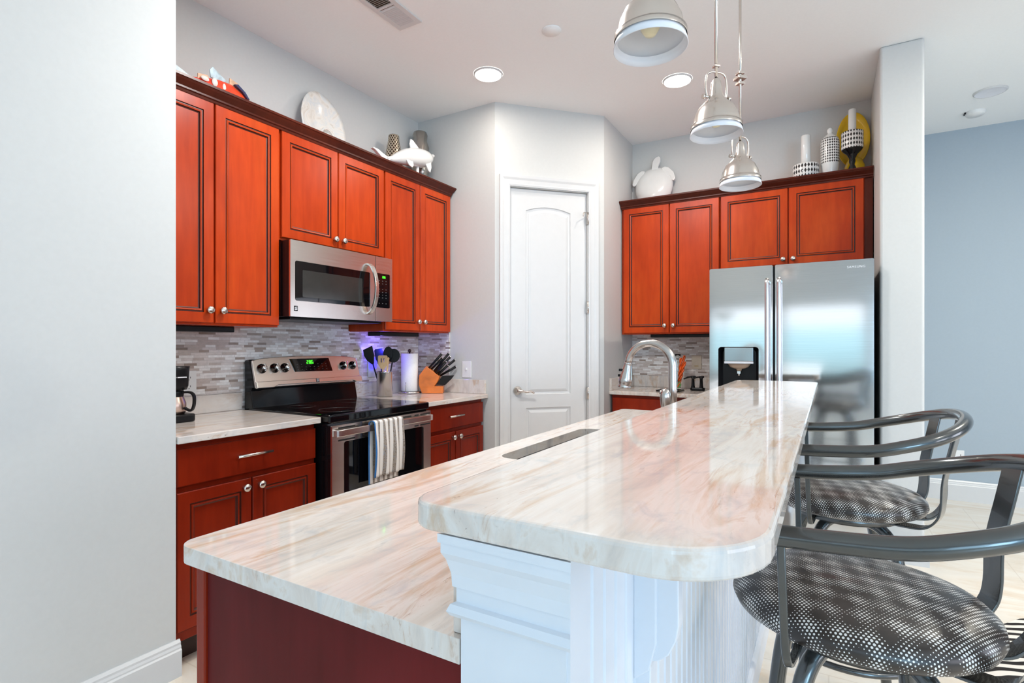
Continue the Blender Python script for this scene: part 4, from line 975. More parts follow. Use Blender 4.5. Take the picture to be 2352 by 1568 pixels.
# utensil crock and utensils (each utensil its own thing)
CX, CY = -2.680, 2.803
T = Thing('utensil_crock', 'brushed steel utensil crock at the back of the counter right of the range', 'crock', (CX, CY, 0.914), local=True)
bm = BM(); lathe(bm, [(0, 0.001), (0.052, 0.001), (0.055, 0.004), (0.055, 0.168), (0.057, 0.174), (0.054, 0.174), (0.052, 0.168), (0.052, 0.006), (0, 0.006)], 0, 0, 0, 36); T.part('steel_cylinder', bm, steel_z)
ca, sa = math.cos(YAW), math.sin(YAW); RT = Vector((ca, sa, 0)); FW = Vector((-sa, ca, 0)); UP = Vector((0, 0, 1))
def view_f(origin):   # a local frame facing the camera's side of the room: right, up, depth
    o_ = Vector(origin); return lambda p, q, t: tuple(o_ + RT * p + UP * q + FW * t)
def utensil(label, dx, dy, tipx, tipz, shape, mat, hmat=None, name='cooking_utensil'):
    base = Vector((CX, CY, 0.93)) + RT * dx * 0.6 + FW * dy; tip = Vector((CX, CY, 0.914 + tipz)) + RT * tipx + FW * dy
    T = Thing(name, label, 'utensil', tuple(base), group='utensils in the crock')
    bm = BM(); tube(bm, [base, base + (tip - base) * 0.72], 0.005, 8); T.part('handle', bm, hmat or mat)
    d = (tip - base).normalized(); w_ = d.cross(FW).normalized(); c = base + (tip - base) * 0.72; Lh = (tip - base).length * 0.32
    bm = BM()
    def fl(p, q, t): return tuple(c + w_ * p + d * q + FW * t)
    plate(bm, [(p, q * Lh) for p, q in shape[0]], [[(p, q * Lh) for p, q in h_] for h_ in shape[1]], fl, -0.003, 0.003); T.part('head', bm, mat, bevel=0.001)
oval = lambda w, k=16: [(w * math.sin(2 * PI * i / k), 0.5 - 0.5 * math.cos(2 * PI * i / k)) for i in range(k)]
spat = [(-0.012, -0.1), (0.012, -0.1), (0.031, 0.30), (0.033, 0.95), (0.026, 1.05), (-0.026, 1.05), (-0.033, 0.95), (-0.031, 0.30)]
slots = [[(-0.012, 0.45), (-0.005, 0.45), (-0.005, 0.8), (-0.012, 0.8)], [(0.006, 0.45), (0.013, 0.45), (0.013, 0.8), (0.006, 0.8)]]
utensil('black flared turner leaning left in the crock', -0.03, -0.015, -0.105, 0.322, ([(-0.008, -0.1), (0.010, -0.1), (0.034, 0.25), (0.044, 0.6), (0.040, 1.0), (-0.030, 1.12), (-0.026, 0.5)], []), black_m)
utensil('slotted pale wooden spatula at the front of the crock', -0.005, -0.040, -0.004, 0.272, (spat, slots), utw_m)
utensil('pale wooden spoon at the back of the crock', 0.0, 0.03, 0.022, 0.300, (oval(0.022), []), utw_m)
utensil('black ladle leaning right in the crock', 0.02, 0.01, 0.066, 0.320, (oval(0.046), []), black_m)
utensil('large black spoon upright in the crock', 0.01, 0.0, 0.026, 0.335, (oval(0.034), []), black_m)
utensil('narrow wooden stirrer leaning right in the crock', 0.012, -0.035, 0.034, 0.265, ([(-0.006, 0), (0.006, 0), (0.007, 0.9), (0, 1.0), (-0.007, 0.9)], []), utw_m)
utensil('dark blue spatula behind the wooden ones', -0.012, 0.035, -0.048, 0.315, (spat, []), simple('blue_silicone', (0.01, 0.012, 0.09), 0.4))

T = Thing('paper_towel_holder', 'white paper towel roll on a round steel stand', 'paper towel roll', (-2.690, 3.075, 0.914), local=True)
bm = BM(); lathe(bm, [(0, 0.001), (0.085, 0.001), (0.085, 0.012), (0.080, 0.016), (0, 0.016)], 0, 0, 0, 36); T.part('steel_base', bm, steel_z)
bm = BM(); lathe(bm, [(0.060, 0.018), (0.0615, 0.020), (0.0615, 0.294), (0.060, 0.296), (0.020, 0.296), (0.020, 0.018)], 0, 0, 0, 36); T.part('paper_roll', bm, paper_m)
bm = BM(); lathe(bm, [(0.006, 0.016), (0.006, 0.305), (0.011, 0.309), (0.013, 0.318), (0.009, 0.327), (0, 0.330)], 0, 0, 0, 16); T.part('post', bm, simple('dark_bronze_finial', (0.05, 0.02, 0.015), 0.3))
bm = BM(); p_ = Vector((0.30, -0.95, 0)).normalized() * 0.068; tube(bm, [p_ + UP * 0.010, p_ + UP * 0.085], 0.0025, 8); T.part('tension_arm', bm, steel_z)

# knife block: profile in the plane seen from the room, plus the knives as things
KB = Vector((-2.560, 3.175, 0.914)); sc_ = 0.00325
T = Thing('knife_block', 'orange wooden slanted knife block in the corner of the counter', 'knife block', tuple(KB))
prof = [(-21, 0), (-28, 20), (-27, 41), (-11, 62), (20, 38), (14, 25), (7, 16), (27, 16), (27, 0)]
bm = BM(); prism(bm, [(p * sc_, q * sc_ + 0.0012) for p, q in prof], view_f(KB), -0.048, 0.048); T.part('wooden_block', bm, block_m, bevel=0.004)
bm = BM(); fk = view_f(KB)
for q0, q1, t_ in ((-0.06, 0.08, 0),): prism(bm, [(-0.06, 0.0008), (0.085, 0.0008), (0.085, 0.0012), (-0.06, 0.0012)], fk, -0.04, 0.04)
T.part('foot_pad', bm, black_m)
kn = [((-6, 57), (24, 90), -0.030), ((-2, 54), (24, 80), 0.0), ((4, 50), (38, 91), 0.028), ((7, 48), (43, 83), -0.010), ((10, 45), (34, 72), -0.036), ((12, 43), (52, 76), 0.020), ((14, 41), (37, 64), -0.020), ((17, 39), (54, 60), 0.032)]
names_k = ['tallest at the left', 'second from the left', 'tall one at the back', 'with a bright cap in the middle', 'low one at the front', 'leaning furthest right', 'short one in front', 'lowest at the back right']
for i, (a_, b_, t_) in enumerate(kn):
    pa = Vector(fk(a_[0] * sc_, a_[1] * sc_, t_)); pb = Vector(fk(b_[0] * sc_, b_[1] * sc_, t_)); d = (pb - pa).normalized()
    Tk = Thing('kitchen_knife', 'black handled kitchen knife in the wooden block, ' + names_k[i], 'knife', tuple(pa), group='knives in the block')
    bm = BM(); tube(bm, [pa - d * 0.012, pa + (pb - pa) * 0.5, pb], [0.008, 0.009, 0.0095], 8); hk = Tk.part('handle', bm, black_m)
    bm = BM(); tube(bm, [pb, pb + d * 0.005], 0.0105, 10); Tk.part('end_cap', bm, chrome_m, under=hk)
bm = BM(); prism(bm, [(11 * sc_, 20 * sc_), (25 * sc_, 40 * sc_), (52 * sc_, 41 * sc_), (46 * sc_, 33 * sc_), (31 * sc_, 18.5 * sc_)], fk, -0.025, -0.005)
single('kitchen_shears', bm, blade_m, 'flat black-handled kitchen shears sticking out low on the knife block', 'shears', tuple(fk(0.08, 0.09, -0.01)), bevel=0.003)

# ---------------------------------------------------------------- things on top of the left wall cabinets
ZT = 2.4205
def poly_x(pts, x_a, x_b, bm, mi=0): prism(bm, pts, lambda p, q, t: (t, p, q), x_a, x_b, mi)
T = Thing('fish_ornament', 'painted red wooden fish with blue fins on top of the left cabinet', 'ornament', (-2.62, 1.56, ZT))
bm = BM(); cen = [(1.440, 2.535, 0.014), (1.470, 2.530, 0.026), (1.520, 2.520, 0.055), (1.575, 2.508, 0.082), (1.640, 2.500, 0.093), (1.700, 2.490, 0.082), (1.755, 2.475, 0.060), (1.800, 2.465, 0.030), (1.815, 2.462, 0.008)]
rg = []
for y_, z_, r_ in cen: rg.append([(-2.62 + 0.24 * r_ * math.cos(2 * PI * i / 20), y_, z_ + max(r_ * math.sin(2 * PI * i / 20), ZT + 0.001 - z_)) for i in range(20)])
rings(bm, rg); bm.faces.new([bm.verts.new(p) for p in rg[0]]); T.part('fish_body', bm, fish_m, smooth=True)
bm = BM(); poly_x([(1.445, 2.545), (1.300, 2.600), (1.350, 2.560), (1.340, 2.520), (1.372, 2.480), (1.445, 2.522)], -2.623, -2.617, bm); T.part('tail_fin', bm, fin_m, bevel=0.001)
bm = BM(); poly_x([(1.535, 2.585), (1.530, 2.620), (1.545, 2.640), (1.578, 2.620), (1.612, 2.600), (1.60, 2.585)], -2.623, -2.617, bm); T.part('dorsal_fin', bm, fin_m, bevel=0.001)
bm = BM(); poly_x([(1.470, 2.545), (1.472, 2.578), (1.52, 2.588), (1.53, 2.57)], -2.623, -2.617, bm); poly_x([(1.630, 2.585), (1.632, 2.622), (1.676, 2.611), (1.70, 2.580), (1.69, 2.56)], -2.623, -2.617, bm); T.part('back_fin', bm, fin_tan, bevel=0.001)
bm = BM(); poly_x([(1.645, 2.590), (1.665, 2.597), (1.704, 2.572), (1.728, 2.543), (1.716, 2.542), (1.690, 2.568)], -2.612, -2.595, bm); T.part('navy_marking', bm, navy_m, bevel=0.001)
bm = BM()
for y_, z_, w_, h_ in ((1.500, 2.560, 0.020, 0.012), (1.548, 2.562, 0.015, 0.020), (1.596, 2.553, 0.009, 0.022)):
    lathe(bm, [(0, 0.003), (0.9, 0.002), (1, 0)], 0, 0, 0, 14, M=Matrix.Translation((-2.6045, y_, z_)) @ Matrix.Rotation(PI / 2, 4, 'Y') @ Matrix.Diagonal((h_, w_, 1, 1)))
T.part('cream_spot', bm, cream_spot)

T = Thing('shell_plate', 'oval pearly shell dish leaning on the wall above the microwave cabinet', 'plate', (-2.74, 2.31, ZT))
bm = BM(); oc = Vector((2.315, 2.640)); nr = 9; na = 40; prev = None
def shell_pt(r_, a_):
    y_ = 0.168 * r_ * math.cos(a_); z_ = 0.222 * r_ * math.sin(a_) * (1 + 0.03 * math.cos(3 * a_))
    x_ = -0.040 * (1 - r_ ** 2) + 0.004 * math.sin(9 * r_ + a_ * 1.0)
    Y_ = oc.x + y_ + 0.06 * z_; Z_ = oc.y + z_
    return (-2.725 + x_ - 0.22 * (Z_ - 2.64), Y_, Z_)
ctr = bm.verts.new(shell_pt(0, 0)); prev = None
for i in range(1, nr + 1):
    ring = [bm.verts.new(shell_pt(i / nr, 2 * PI * j / na)) for j in range(na)]
    for j in range(na):
        j2 = (j + 1) % na
        if prev is None: f_ = bm.faces.new((ctr, ring[j], ring[j2]))
        else: f_ = bm.faces.new((prev[j], ring[j], ring[j2], prev[j2]))
        f_.smooth = True
    prev = ring
o = T.part('shell_dish', bm, shell_m); md = o.modifiers.new('s', 'SOLIDIFY'); md.thickness = 0.006
bm = BM(); sp_ = [(-2.742 - 0.22 * (z - 2.64) + 0.012, 2.345 + r * math.cos(a), z) for a, r, z in [(k / 40 * 5.2 * PI, 0.004 + 0.062 * k / 40, 2.555 + (0.004 + 0.085 * k / 40) * math.sin(k / 40 * 5.2 * PI)) for k in range(41)]]
tube(bm, sp_, [0.004 + 0.004 * k / 40 for k in range(41)], 8); T.part('spiral_ridge', bm, shell_m)
bm = BM(); box(bm, -2.745, -2.655, 2.27, 2.275, ZT + 0.0005, ZT + 0.012); box(bm, -2.745, -2.655, 2.35, 2.355, ZT + 0.0005, ZT + 0.012); T.part('plate_stand', bm, black_m)

T = Thing('lattice_vase', 'small gold vase with a raised lattice pattern behind the dolphin', 'vase', (-2.690, 2.905, ZT), local=True)
bm = BM(); lathe(bm, [(0, 0.001), (0.060, 0.001), (0.068, 0.03), (0.070, 0.10), (0.062, 0.19), (0.048, 0.27), (0.040, 0.31), (0.038, 0.348), (0.036, 0.352), (0.033, 0.348), (0.034, 0.31), (0, 0.30)], 0, 0, 0, 40); T.part('vase_body', bm, lattice_m)
T = Thing('silver_vase', 'tall wavy silver vase in the corner behind the dolphin', 'vase', (-2.715, 3.225, ZT), local=True)
bm = BM(); lathe(bm, [(0, 0.001), (0.052, 0.001), (0.060, 0.05), (0.048, 0.11), (0.062, 0.17), (0.074, 0.24), (0.056, 0.31), (0.070, 0.37), (0.052, 0.42), (0.058, 0.465), (0.050, 0.487), (0.044, 0.489), (0.046, 0.465), (0, 0.42)], 0, 0, 0, 36); T.part('vase_body', bm, mirror_silver)

T = Thing('dolphin_figurine', 'white ceramic dolphin leaping on top of the right cabinet', 'figurine', (-2.55, 2.98, ZT))
bm = BM(); cen = [(2.690, 2.522, 0.010), (2.735, 2.530, 0.020), (2.79, 2.552, 0.036), (2.87, 2.583, 0.056), (2.95, 2.607, 0.066), (3.03, 2.625, 0.066), (3.09, 2.640, 0.056), (3.13, 2.655, 0.038), (3.150, 2.670, 0.020), (3.175, 2.684, 0.013), (3.192, 2.690, 0.005)]
tube(bm, smooth_path([(-2.55, y_, z_) for y_, z_, r_ in cen], 2), [cen[min(i // 2, 10)][2] if i % 2 == 0 else (cen[i // 2][2] + cen[i // 2 + 1][2]) / 2 for i in range(21)], 20); T.part('dolphin_body', bm, white_gloss)
bm = BM(); poly_x([(2.93, 2.650), (2.915, 2.690), (2.922, 2.728), (2.945, 2.728), (2.985, 2.705), (3.045, 2.672)], -2.556, -2.544, bm); T.part('dorsal_fin', bm, white_gloss, bevel=0.004)
bm = BM(); poly_x([(2.700, 2.512), (2.640, 2.518), (2.590, 2.545), (2.560, 2.552), (2.572, 2.560), (2.610, 2.560), (2.660, 2.545), (2.712, 2.534)], -2.575, -2.55, bm); poly_x([(2.700, 2.515), (2.66, 2.490), (2.64, 2.460), (2.63, 2.450), (2.66, 2.455), (2.69, 2.48), (2.712, 2.524)], -2.55, -2.535, bm); T.part('tail_fluke', bm, white_gloss, bevel=0.003)
bm = BM(); poly_x([(3.02, 2.600), (3.10, 2.610), (3.105, 2.57), (3.092, 2.530), (3.075, 2.535), (3.05, 2.565)], -2.515, -2.505, bm); T.part('pectoral_fin', bm, white_gloss, bevel=0.003)
bm = BM(); poly_x([(2.83, 2.550), (2.90, 2.560), (2.91, 2.53), (2.895, 2.510), (2.86, 2.52)], -2.515, -2.505, bm); T.part('pectoral_fin', bm, white_gloss, bevel=0.003)
bm = BM(); lathe(bm, [(0, 0.001), (0.055, 0.001), (0.050, 0.012), (0.014, 0.025), (0.010, 0.16)], -2.55, 3.00, ZT, 24); T.part('pedestal', bm, white_gloss)

# ---------------------------------------------------------------- things on top of the back wall cabinets
T = Thing('turtle_plate', 'white ceramic sea turtle platter leaning on the wall above the bar cabinet', 'plate', (-1.29, 4.60, ZT))
def yoz(z): return 4.565 + 0.10 * (z - 2.46)
body = [(-1.288 + 0.158 * math.sin(a) * (1 - 0.10 * math.cos(a)), 2.610 - 0.180 * math.cos(a)) for a in [2 * PI * i / 36 for i in range(36)]]
bm = BM(); L = []
for k_, dep in ((1.0, 0.014), (1.0, 0.0), (0.93, -0.008), (0.86, -0.022), (0.6, -0.044), (0.25, -0.052)):
    L.append([(-1.288 + (x_ + 1.288) * k_, yoz(z_) + dep, max(2.610 + (z_ - 2.610) * k_, ZT + 0.002)) for x_, z_ in body])
rings(bm, L); T.part('turtle_shell', bm, white_gloss, smooth=True)
bm = BM(); prism(bm, [(-1.311, 2.770), (-1.303, 2.840), (-1.292, 2.865), (-1.272, 2.880), (-1.250, 2.884), (-1.236, 2.868), (-1.236, 2.835), (-1.250, 2.802), (-1.256, 2.770)], lambda p, q, t: (p, yoz(q) + t, q), -0.012, 0.010); T.part('turtle_head', bm, white_gloss, bevel=0.006, seg=3)
for nm, pts_ in (('l', [(-1.368, 2.772), (-1.398, 2.778), (-1.430, 2.760), (-1.465, 2.705), (-1.474, 2.665), (-1.462, 2.650), (-1.443, 2.656), (-1.420, 2.690), (-1.390, 2.700)]),
                 ('r', [(-1.228, 2.775), (-1.195, 2.786), (-1.163, 2.772), (-1.124, 2.730), (-1.106, 2.678), (-1.116, 2.652), (-1.137, 2.660), (-1.150, 2.700), (-1.190, 2.715)])):
    bm = BM(); prism(bm, pts_, lambda p, q, t: (p, yoz(q) + t, q), -0.010, 0.012); T.part('flipper', bm, white_gloss, bevel=0.005, seg=3)

T = Thing('candle_dish', 'low black and white harlequin dish with a short white candle', 'candle holder', (-0.142, 4.425, ZT), local=True)
bm = BM(); lathe(bm, [(0, 0.001), (0.070, 0.001), (0.080, 0.03), (0.086, 0.09), (0.086, 0.142), (0.080, 0.148), (0.045, 0.150), (0, 0.150)], 0, 0, 0, 40); T.part('patterned_dish', bm, harl_big)
bm = BM(); lathe(bm, [(0.029, 0.150), (0.031, 0.152), (0.031, 0.355), (0.028, 0.361), (0, 0.358)], 0, 0, 0, 28); T.part('pillar_candle', bm, white_gloss)
T = Thing('patterned_jar', 'tall white lidded jar with small black diamond rows', 'jar', (0.008, 4.43, ZT), local=True)
bm = BM(); lathe(bm, [(0, 0.001), (0.036, 0.001), (0.040, 0.03), (0.052, 0.080), (0.057, 0.130)], 0, 0, 0, 36); T.part('jar_foot', bm, white_gloss)
bm = BM(); lathe(bm, [(0.057, 0.130), (0.058, 0.16), (0.059, 0.27), (0.057, 0.295), (0.050, 0.312)], 0, 0, 0, 36); T.part('jar_body', bm, harl_small)
bm = BM(); lathe(bm, [(0.050, 0.312), (0.030, 0.332), (0.018, 0.342), (0.014, 0.348), (0.019, 0.358), (0.019, 0.372), (0.012, 0.384), (0, 0.386)], 0, 0, 0, 28); T.part('jar_lid', bm, white_gloss)
T = Thing('goblet_candle_holder', 'black stemmed goblet with harlequin bowl and white candle in front of the yellow plate', 'candle holder', (0.140, 4.395, ZT), local=True)
bm = BM(); lathe(bm, [(0, 0.001), (0.050, 0.001), (0.048, 0.010), (0.020, 0.022), (0.016, 0.05), (0.024, 0.070), (0.014, 0.095), (0.020, 0.115), (0.018, 0.135), (0.032, 0.165), (0.056, 0.188), (0.063, 0.200)], 0, 0, 0, 32); T.part('black_stem', bm, black_gloss)
bm = BM(); lathe(bm, [(0.063, 0.200), (0.066, 0.210), (0.066, 0.315), (0.062, 0.318), (0.055, 0.310), (0, 0.308)], 0, 0, 0, 40); T.part('patterned_bowl', bm, harl_mid)
bm = BM(); lathe(bm, [(0.024, 0.308), (0.024, 0.470), (0.021, 0.475), (0, 0.473)], 0, 0, 0, 24); T.part('pillar_candle', bm, white_gloss)
T = Thing('yellow_platter', 'oval yellow platter standing against the wall above the fridge', 'plate', (0.14, 4.58, ZT))
bm = BM(); L = []
for k_, dep in ((1.0, 0.006), (1.0, 0.0), (0.96, -0.004), (0.76, 0.012), (0.70, 0.016), (0.3, 0.018)):
    L.append([(0.150 + 0.104 * k_ * math.cos(a), 4.565 + 0.17 * (0.205 * k_ * math.sin(a)) + dep, 2.745 + 0.205 * k_ * math.sin(a)) for a in [2 * PI * i / 40 for i in range(40)]])
rings(bm, L); T.part('platter_dish', bm, yellow_m, smooth=True)
bm = BM(); lathe(bm, [(0, 0.001), (0.058, 0.001), (0.066, 0.05), (0.062, 0.110), (0.045, 0.155), (0.020, 0.175), (0, 0.178)], 0.158, 4.505, ZT, 32); T.part('platter_stand', bm, yellow_m)

# ---------------------------------------------------------------- ceiling fittings
def can(x_, y_, label, lit=True, power=CAN_POWER, col=(1.0, 0.91, 0.80)):
    T = Thing('recessed_light', label, 'ceiling light', (x_, y_, CEIL), group='recessed ceiling lights', local=True)
    bm = BM(); lathe(bm, [(0.086, -0.010), (0.088, -0.006), (0.094, -0.005), (0.096, -0.0005)], 0, 0, 0, 40); T.part('trim_ring', bm, trim_m)
    bm = BM(); lathe(bm, [(0, -0.013), (0.070, -0.013), (0.086, -0.009)] if lit else [(0, -0.0008), (0.05, -0.0012), (0.086, -0.009)], 0, 0, 0, 40); T.part('lamp_lens', bm, can_emit if lit else inner_white)
    if lit: lamp('downlight', 'AREA', (0, 0, -0.02), power, col, 0.13, parent=T.e)
can(-1.917, 2.957, 'lit recessed ceiling light nearest the pantry door corner')
can(-0.872, 3.665, 'lit recessed ceiling light left of the middle pendant', power=8.5)
can(0.972, 4.93, 'unlit recessed ceiling light above the right room', lit=False)
can(-1.45, 1.80, 'added recessed fill light above the range, outside the picture', power=20, col=(1.0, 0.98, 0.93))  # unseen, added to brighten the range side
can(-1.15, 1.98, 'added recessed fill light over the island aisle, outside the picture', power=10, col=(0.95, 0.97, 1.0))  # unseen light put in to lift the aisle and ceiling
can(1.9, 1.2, 'added unseen recessed fill light over the seating side', power=12)  # added out of view as fill for the seating side
can(1.6, 3.4, 'added recessed fill light over the right room, outside the picture', power=36, col=(1.0, 0.95, 0.82))  # extra light out of view, added to fill the right room
# unseen uplighters added behind the camera to bounce fill off the ceiling
for tx, ty, tw, tl in ((-1.55, -2.3, 8.0, 'added fill uplighter in the left rear corner, outside the picture'), (2.9, -0.9, 8.0, 'added fill uplighter at the right of the living area, outside the picture')):
    T = Thing('fill_uplighter', tl, 'floor lamp', (tx, ty, 0), group='added fill uplighters', local=True)
    bm = BM(); lathe(bm, [(0, 0.001), (0.14, 0.001), (0.14, 0.015), (0.02, 0.030), (0.012, 0.04), (0.012, 1.72)], 0, 0, 0, 24); T.part('pole', bm, nickel_m)
    bm = BM(); lathe(bm, [(0.0, 1.715), (0.05, 1.72), (0.13, 1.76), (0.18, 1.83), (0.185, 1.84), (0.175, 1.83), (0.12, 1.77), (0.0, 1.735)], 0, 0, 0, 32); T.part('bowl_shade', bm, white_gloss)
    lamp('fill_uplight', 'AREA', (0, 0, 1.80), tw, (1.0, 0.95, 0.88), 0.24, (PI, 0, 0), parent=T.e)
T = Thing('smoke_detector', 'round white smoke detector on the ceiling beside the unlit light', 'smoke detector', (0.958, 5.30, CEIL), local=True)
bm = BM(); lathe(bm, [(0.062, -0.0005), (0.060, -0.018), (0.052, -0.030), (0.0, -0.033)], 0, 0, 0, 36); T.part('detector_cover', bm, white_plastic)
bm = BM(); box(bm, -0.068, -0.058, -0.02, 0.02, -0.012, -0.0006); T.part('mounting_tab', bm, black_m)
T = Thing('ceiling_speaker', 'faint flush white disc in the ceiling between the vent and pendants', 'ceiling speaker', (-1.345, 2.73, CEIL), local=True)
bm = BM(); lathe(bm, [(0.055, -0.0005), (0.053, -0.007), (0.0, -0.009)], 0, 0, 0, 32); T.part('speaker_grille', bm, ceil_m)
T = Thing('ceiling_vent', 'long white louvred air vent in the ceiling above the range', 'ceiling vent', (-1.99, 2.03, CEIL))
vx0, vx1, vy0, vy1 = -2.045, -1.945, 1.80, 2.262
bm = BM(); plate(bm, [(vx0 - 0.03, vy0 - 0.03), (vx1 + 0.03, vy0 - 0.03), (vx1 + 0.03, vy1 + 0.03), (vx0 - 0.03, vy1 + 0.03)], [[(vx0, vy0), (vx1, vy0), (vx1, vy1), (vx0, vy1)]], along_z, CEIL - 0.008, CEIL - 0.0005); T.part('vent_frame', bm, trim_m, bevel=0.002)
bm = BM(); box(bm, vx0, vx1, vy0, vy1, CEIL - 0.0015, CEIL - 0.0006); T.part('duct_back', bm, simple('duct_brown', (0.12, 0.08, 0.05), 0.7))
bm = BM(); box(bm, vx0, vx1, 2.085, 2.100, CEIL - 0.008, CEIL - 0.001)
for i in range(13):
    y_ = 2.110 + i * 0.0118; prism(bm, [(y_, CEIL - 0.002), (y_ + 0.002, CEIL - 0.002), (y_ + 0.011, CEIL - 0.009), (y_ + 0.009, CEIL - 0.009)], along_x, vx0, vx1)
for i in range(24):
    y_ = 1.803 + i * 0.0118; prism(bm, [(y_ + 0.009, CEIL - 0.002), (y_ + 0.0105, CEIL - 0.002), (y_ + 0.004, CEIL - 0.009), (y_ + 0.0025, CEIL - 0.009)], along_x, vx0, vx1)
T.part('louvre_slats', bm, trim_m)

# pendants over the bar
def pendant(label, x_, y_, z_, joint):
    T = Thing('pendant_lamp', label, 'pendant lamp', (x_, y_, z_), group='pendant lamps over the bar', local=True)
    prof = [(0.0835, 0.010), (0.084, 0.022), (0.0785, 0.024), (0.077, 0.030), (0.072, 0.055), (0.060, 0.080), (0.042, 0.098), (0.028, 0.112), (0.022, 0.125), (0.018, 0.150), (0.016, 0.172), (0.010, 0.182)]
    bm = BM(); lathe(bm, prof, 0, 0, 0, 48); lathe(bm, [(0.081, 0.010), (0.081, 0.020), (0.074, 0.030), (0.069, 0.055), (0.057, 0.078), (0.040, 0.095), (0.0, 0.105)], 0, 0, 0, 40, mi=1)
    T.part('lamp_shade', bm, [nickel_m, inner_white], recalc=False)
    bm = BM(); lathe(bm, [(0.0785, 0.012), (0.0825, 0.005), (0.0860, -0.009), (0.0845, -0.010), (0.0805, 0.004), (0.0765, 0.011)], 0, 0, 0, 48); T.part('glass_rim', bm, inner_white)
    bm = BM(); lathe(bm, [(0.0, 0.018), (0.012, 0.020), (0.022, 0.034), (0.023, 0.048), (0.013, 0.066), (0.010, 0.095)], 0, 0, 0, 24); T.part('bulb', bm, bulb_m)
    bm = BM()   # yoke
    tube(bm, smooth_path([(-0.036, 0, 0.118), (-0.040, 0, 0.150), (-0.036, 0, 0.190), (-0.022, 0, 0.203), (0, 0, 0.205), (0.022, 0, 0.203), (0.036, 0, 0.190), (0.040, 0, 0.150), (0.036, 0, 0.118)], 4), 0.0035, 8)
    for s_ in (-1, 1):
        tube(bm, [(s_ * 0.022, 0, 0.118), (s_ * 0.045, 0, 0.118)], 0.005, 10); tube(bm, [(s_ * 0.044, 0, 0.118), (s_ * 0.052, 0, 0.118)], 0.008, 10)
    T.part('yoke', bm, nickel_m)
    top = CEIL - z_
    bm = BM(); tube(bm, [(0, 0, 0.180), (0, 0, top - 0.02)], 0.0055, 12)
    T.part('rod', bm, nickel_m)
    if joint:
        bm = BM()
        for dz, w_, h_ in joint: box(bm, -w_, w_, -w_, w_, dz, dz + h_)
        T.part('rod_joint', bm, nickel_m, bevel=0.001)
    bm = BM(); lathe(bm, [(0.062, 0), (0.062, -0.012), (0.050, -0.022), (0.010, -0.026), (0, -0.026)], 0, 0, top - 0.0005, 32); T.part('ceiling_canopy', bm, nickel_m)
    # rods hang true; shades turned so that the yoke arms show as in the photo
    T.e.rotation_euler = (0, 0, 0.75)
pendant('nearest brushed nickel pendant, cut off by the top of the picture', -0.362, 1.258, 1.972, None)
pendant('middle brushed nickel pendant with round dome shade', -0.332, 1.945, 1.994, [(0.222, 0.010, 0.006)])
pendant('farthest and lowest brushed nickel pendant with square blocks on its rod', -0.331, 2.518, 1.966, [(0.43, 0.014, 0.010), (0.452, 0.020, 0.012), (0.474, 0.014, 0.010)])

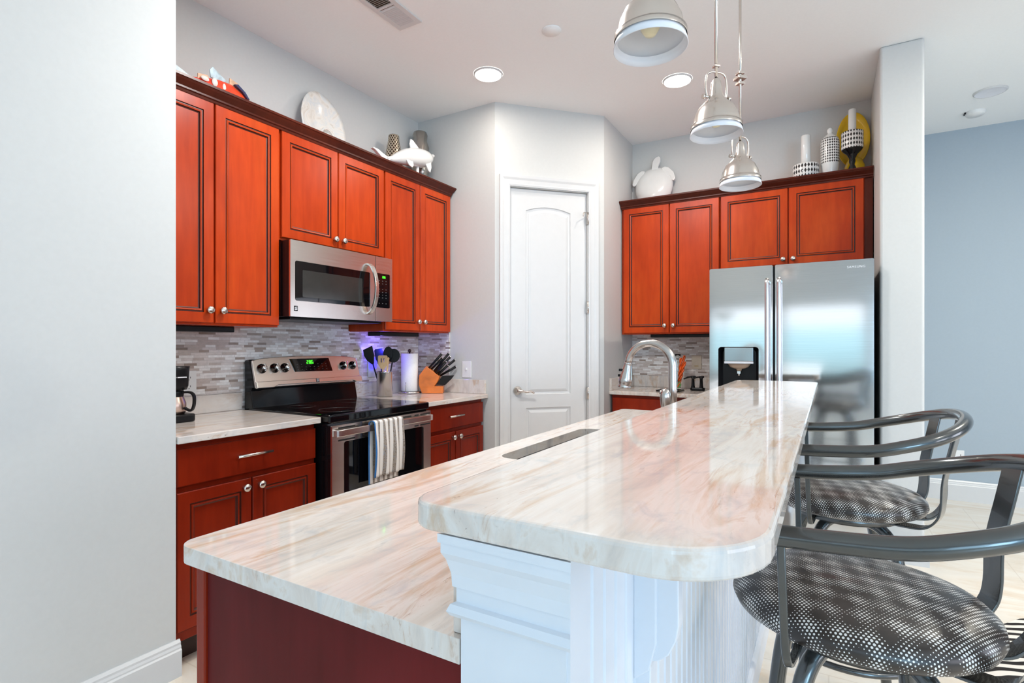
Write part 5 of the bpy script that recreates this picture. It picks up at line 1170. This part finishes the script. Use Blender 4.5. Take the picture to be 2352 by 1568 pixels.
# ---------------------------------------------------------------- barstools
def barstool(label):
    T = Thing('barstool', label, 'barstool', (0, 0, 0), group='swivel barstools at the bar', local=True)
    bm = BM(); lathe(bm, [(0, 0.736), (0.14, 0.736), (0.195, 0.742), (0.214, 0.752), (0.220, 0.766), (0.217, 0.780), (0.203, 0.794), (0.175, 0.804), (0.12, 0.812), (0.06, 0.815), (0, 0.816)], 0, 0, 0, 64)
    pr_ = [(0, 0.736), (0.14, 0.736), (0.195, 0.742), (0.214, 0.752), (0.220, 0.766), (0.217, 0.780), (0.203, 0.794), (0.175, 0.804), (0.12, 0.812), (0.06, 0.815), (0, 0.816)]
    arc_ = {}; acc = 0.0; last = (0, 0.816)
    for p in reversed(pr_):
        acc += math.hypot(p[0] - last[0], p[1] - last[1]); last = p; arc_[round(p[1], 4), round(p[0], 4)] = acc
    uvl = bm.loops.layers.uv.new('UVMap')
    for f_ in bm.faces:
        for lp in f_.loops:
            co = lp.vert.co; rr_ = math.hypot(co.x, co.y); key = min(arc_, key=lambda q: abs(q[0] - co.z) + abs(q[1] - rr_)); aa = arc_[key]
            lp[uvl].uv = (aa * co.x / rr_, aa * co.y / rr_) if rr_ > 1e-6 else (0, 0)
    T.part('seat', bm, seat_m)
    bm = BM(); lathe(bm, [(0, 0.700), (0.10, 0.700), (0.10, 0.712), (0.15, 0.715), (0.15, 0.7355), (0, 0.7355)], 0, 0, 0, 32); T.part('swivel_plate', bm, chair_m)
    half = [(-0.150, -0.262, 0.953), (-0.05, -0.267, 0.958), (0.05, -0.275, 0.968), (0.12, -0.273, 0.985), (0.19, -0.252, 1.005), (0.245, -0.205, 1.025), (0.282, -0.130, 1.042), (0.297, -0.045, 1.050)]
    full = half + [(x, -y, z) for x, y, z in reversed(half)]
    bm = BM(); tube(bm, smooth_path(full, 6), 0.0175, 18); T.part('armrest_tube', bm, chair_m)
    for s_ in (-1, 1):
        bm = BM(); tube(bm, smooth_path([(-0.112, s_ * 0.263, 0.945), (-0.110, s_ * 0.260, 0.88), (-0.107, s_ * 0.250, 0.78), (-0.104, s_ * 0.240, 0.742), (-0.100, s_ * 0.215, 0.728), (-0.09, s_ * 0.12, 0.724)], 4), 0, flat=(0.0065, 0.004), up=(1, 0, 0)); T.part('arm_support', bm, chair_m, bevel=0.002)
    for y_, a_ in ((-0.155, -0.42), (0.0, 0.0), (0.155, 0.42)):
        xt = 0.297 if y_ == 0 else 0.268; tz = 1.046 if y_ == 0 else 1.035
        ct, st = math.cos(a_), math.sin(a_)
        def rp(r_, z_, oy=0): return (r_ * ct, y_ * 0.55 + r_ * st * 0.55, z_)
        top_ = Vector((xt - 0.004, y_, tz - 0.006)); pth = [top_, Vector((xt - 0.016, y_ * 0.97, 0.97)), Vector((xt - 0.034, y_ * 0.93, 0.88)), Vector((xt - 0.038, y_ * 0.90, 0.80)), Vector((xt - 0.048, y_ * 0.87, 0.762)), Vector((xt - 0.075, y_ * 0.80, 0.733)), Vector((xt - 0.12, y_ * 0.65, 0.726)), Vector((xt - 0.17, y_ * 0.45, 0.724))]
        bm = BM(); tube(bm, smooth_path(pth, 5), 0, flat=(0.023, 0.003), up=(-st, ct, 0)); T.part('back_strap', bm, chair_m, bevel=0.0015)
    for k_ in range(4):
        a_ = math.radians(55 + 90 * k_); c_, s_ = math.cos(a_), math.sin(a_)
        bm = BM(); tube(bm, smooth_path([(r_ * c_, r_ * s_, z_) for r_, z_ in ((0.05, 0.706), (0.10, 0.698), (0.135, 0.672), (0.158, 0.62), (0.178, 0.50), (0.200, 0.32), (0.222, 0.15), (0.245, 0.018))], 4), 0.0165, 14); lg = T.part('leg', bm, chair_m)
        bm = BM(); lathe(bm, [(0, 0.0), (0.019, 0.0), (0.020, 0.02), (0.017, 0.022)], 0.245 * c_, 0.245 * s_, 0, 14); T.part('foot_cap', bm, black_m, under=lg)
    bm = BM(); ring = [(0.202 * math.cos(2 * PI * i / 40), 0.202 * math.sin(2 * PI * i / 40), 0.30) for i in range(41)]; tube(bm, ring, 0.010, 10, cap=False); T.part('footrest_ring', bm, chair_m)
    return T.e
st = barstool('nearest gunmetal barstool with dotted round seat, in the right foreground')
st.location = (0.045, 1.238, 0)
s2 = copy_tree(st); s2.location = (0.047, 2.087, 0); s2.rotation_euler = (0, 0, math.radians(2))
s2['label'] = 'farther gunmetal barstool with dotted round seat, nearer the fridge'

# zebra rug
bm = BM(); out = []
for i in range(48):
    a_ = 2 * PI * i / 48; r_ = 1 + 0.12 * math.sin(3 * a_ + 0.6) + 0.06 * math.sin(7 * a_); out.append((1.33 + 0.85 * r_ * math.cos(a_), 2.62 + 0.80 * r_ * math.sin(a_)))
prism(bm, out, along_z, 0.001, 0.009)
single('zebra_rug', bm, zebra_m, 'black and cream zebra hide rug on the floor at the right edge', 'rug', (1.33, 2.62, 0))
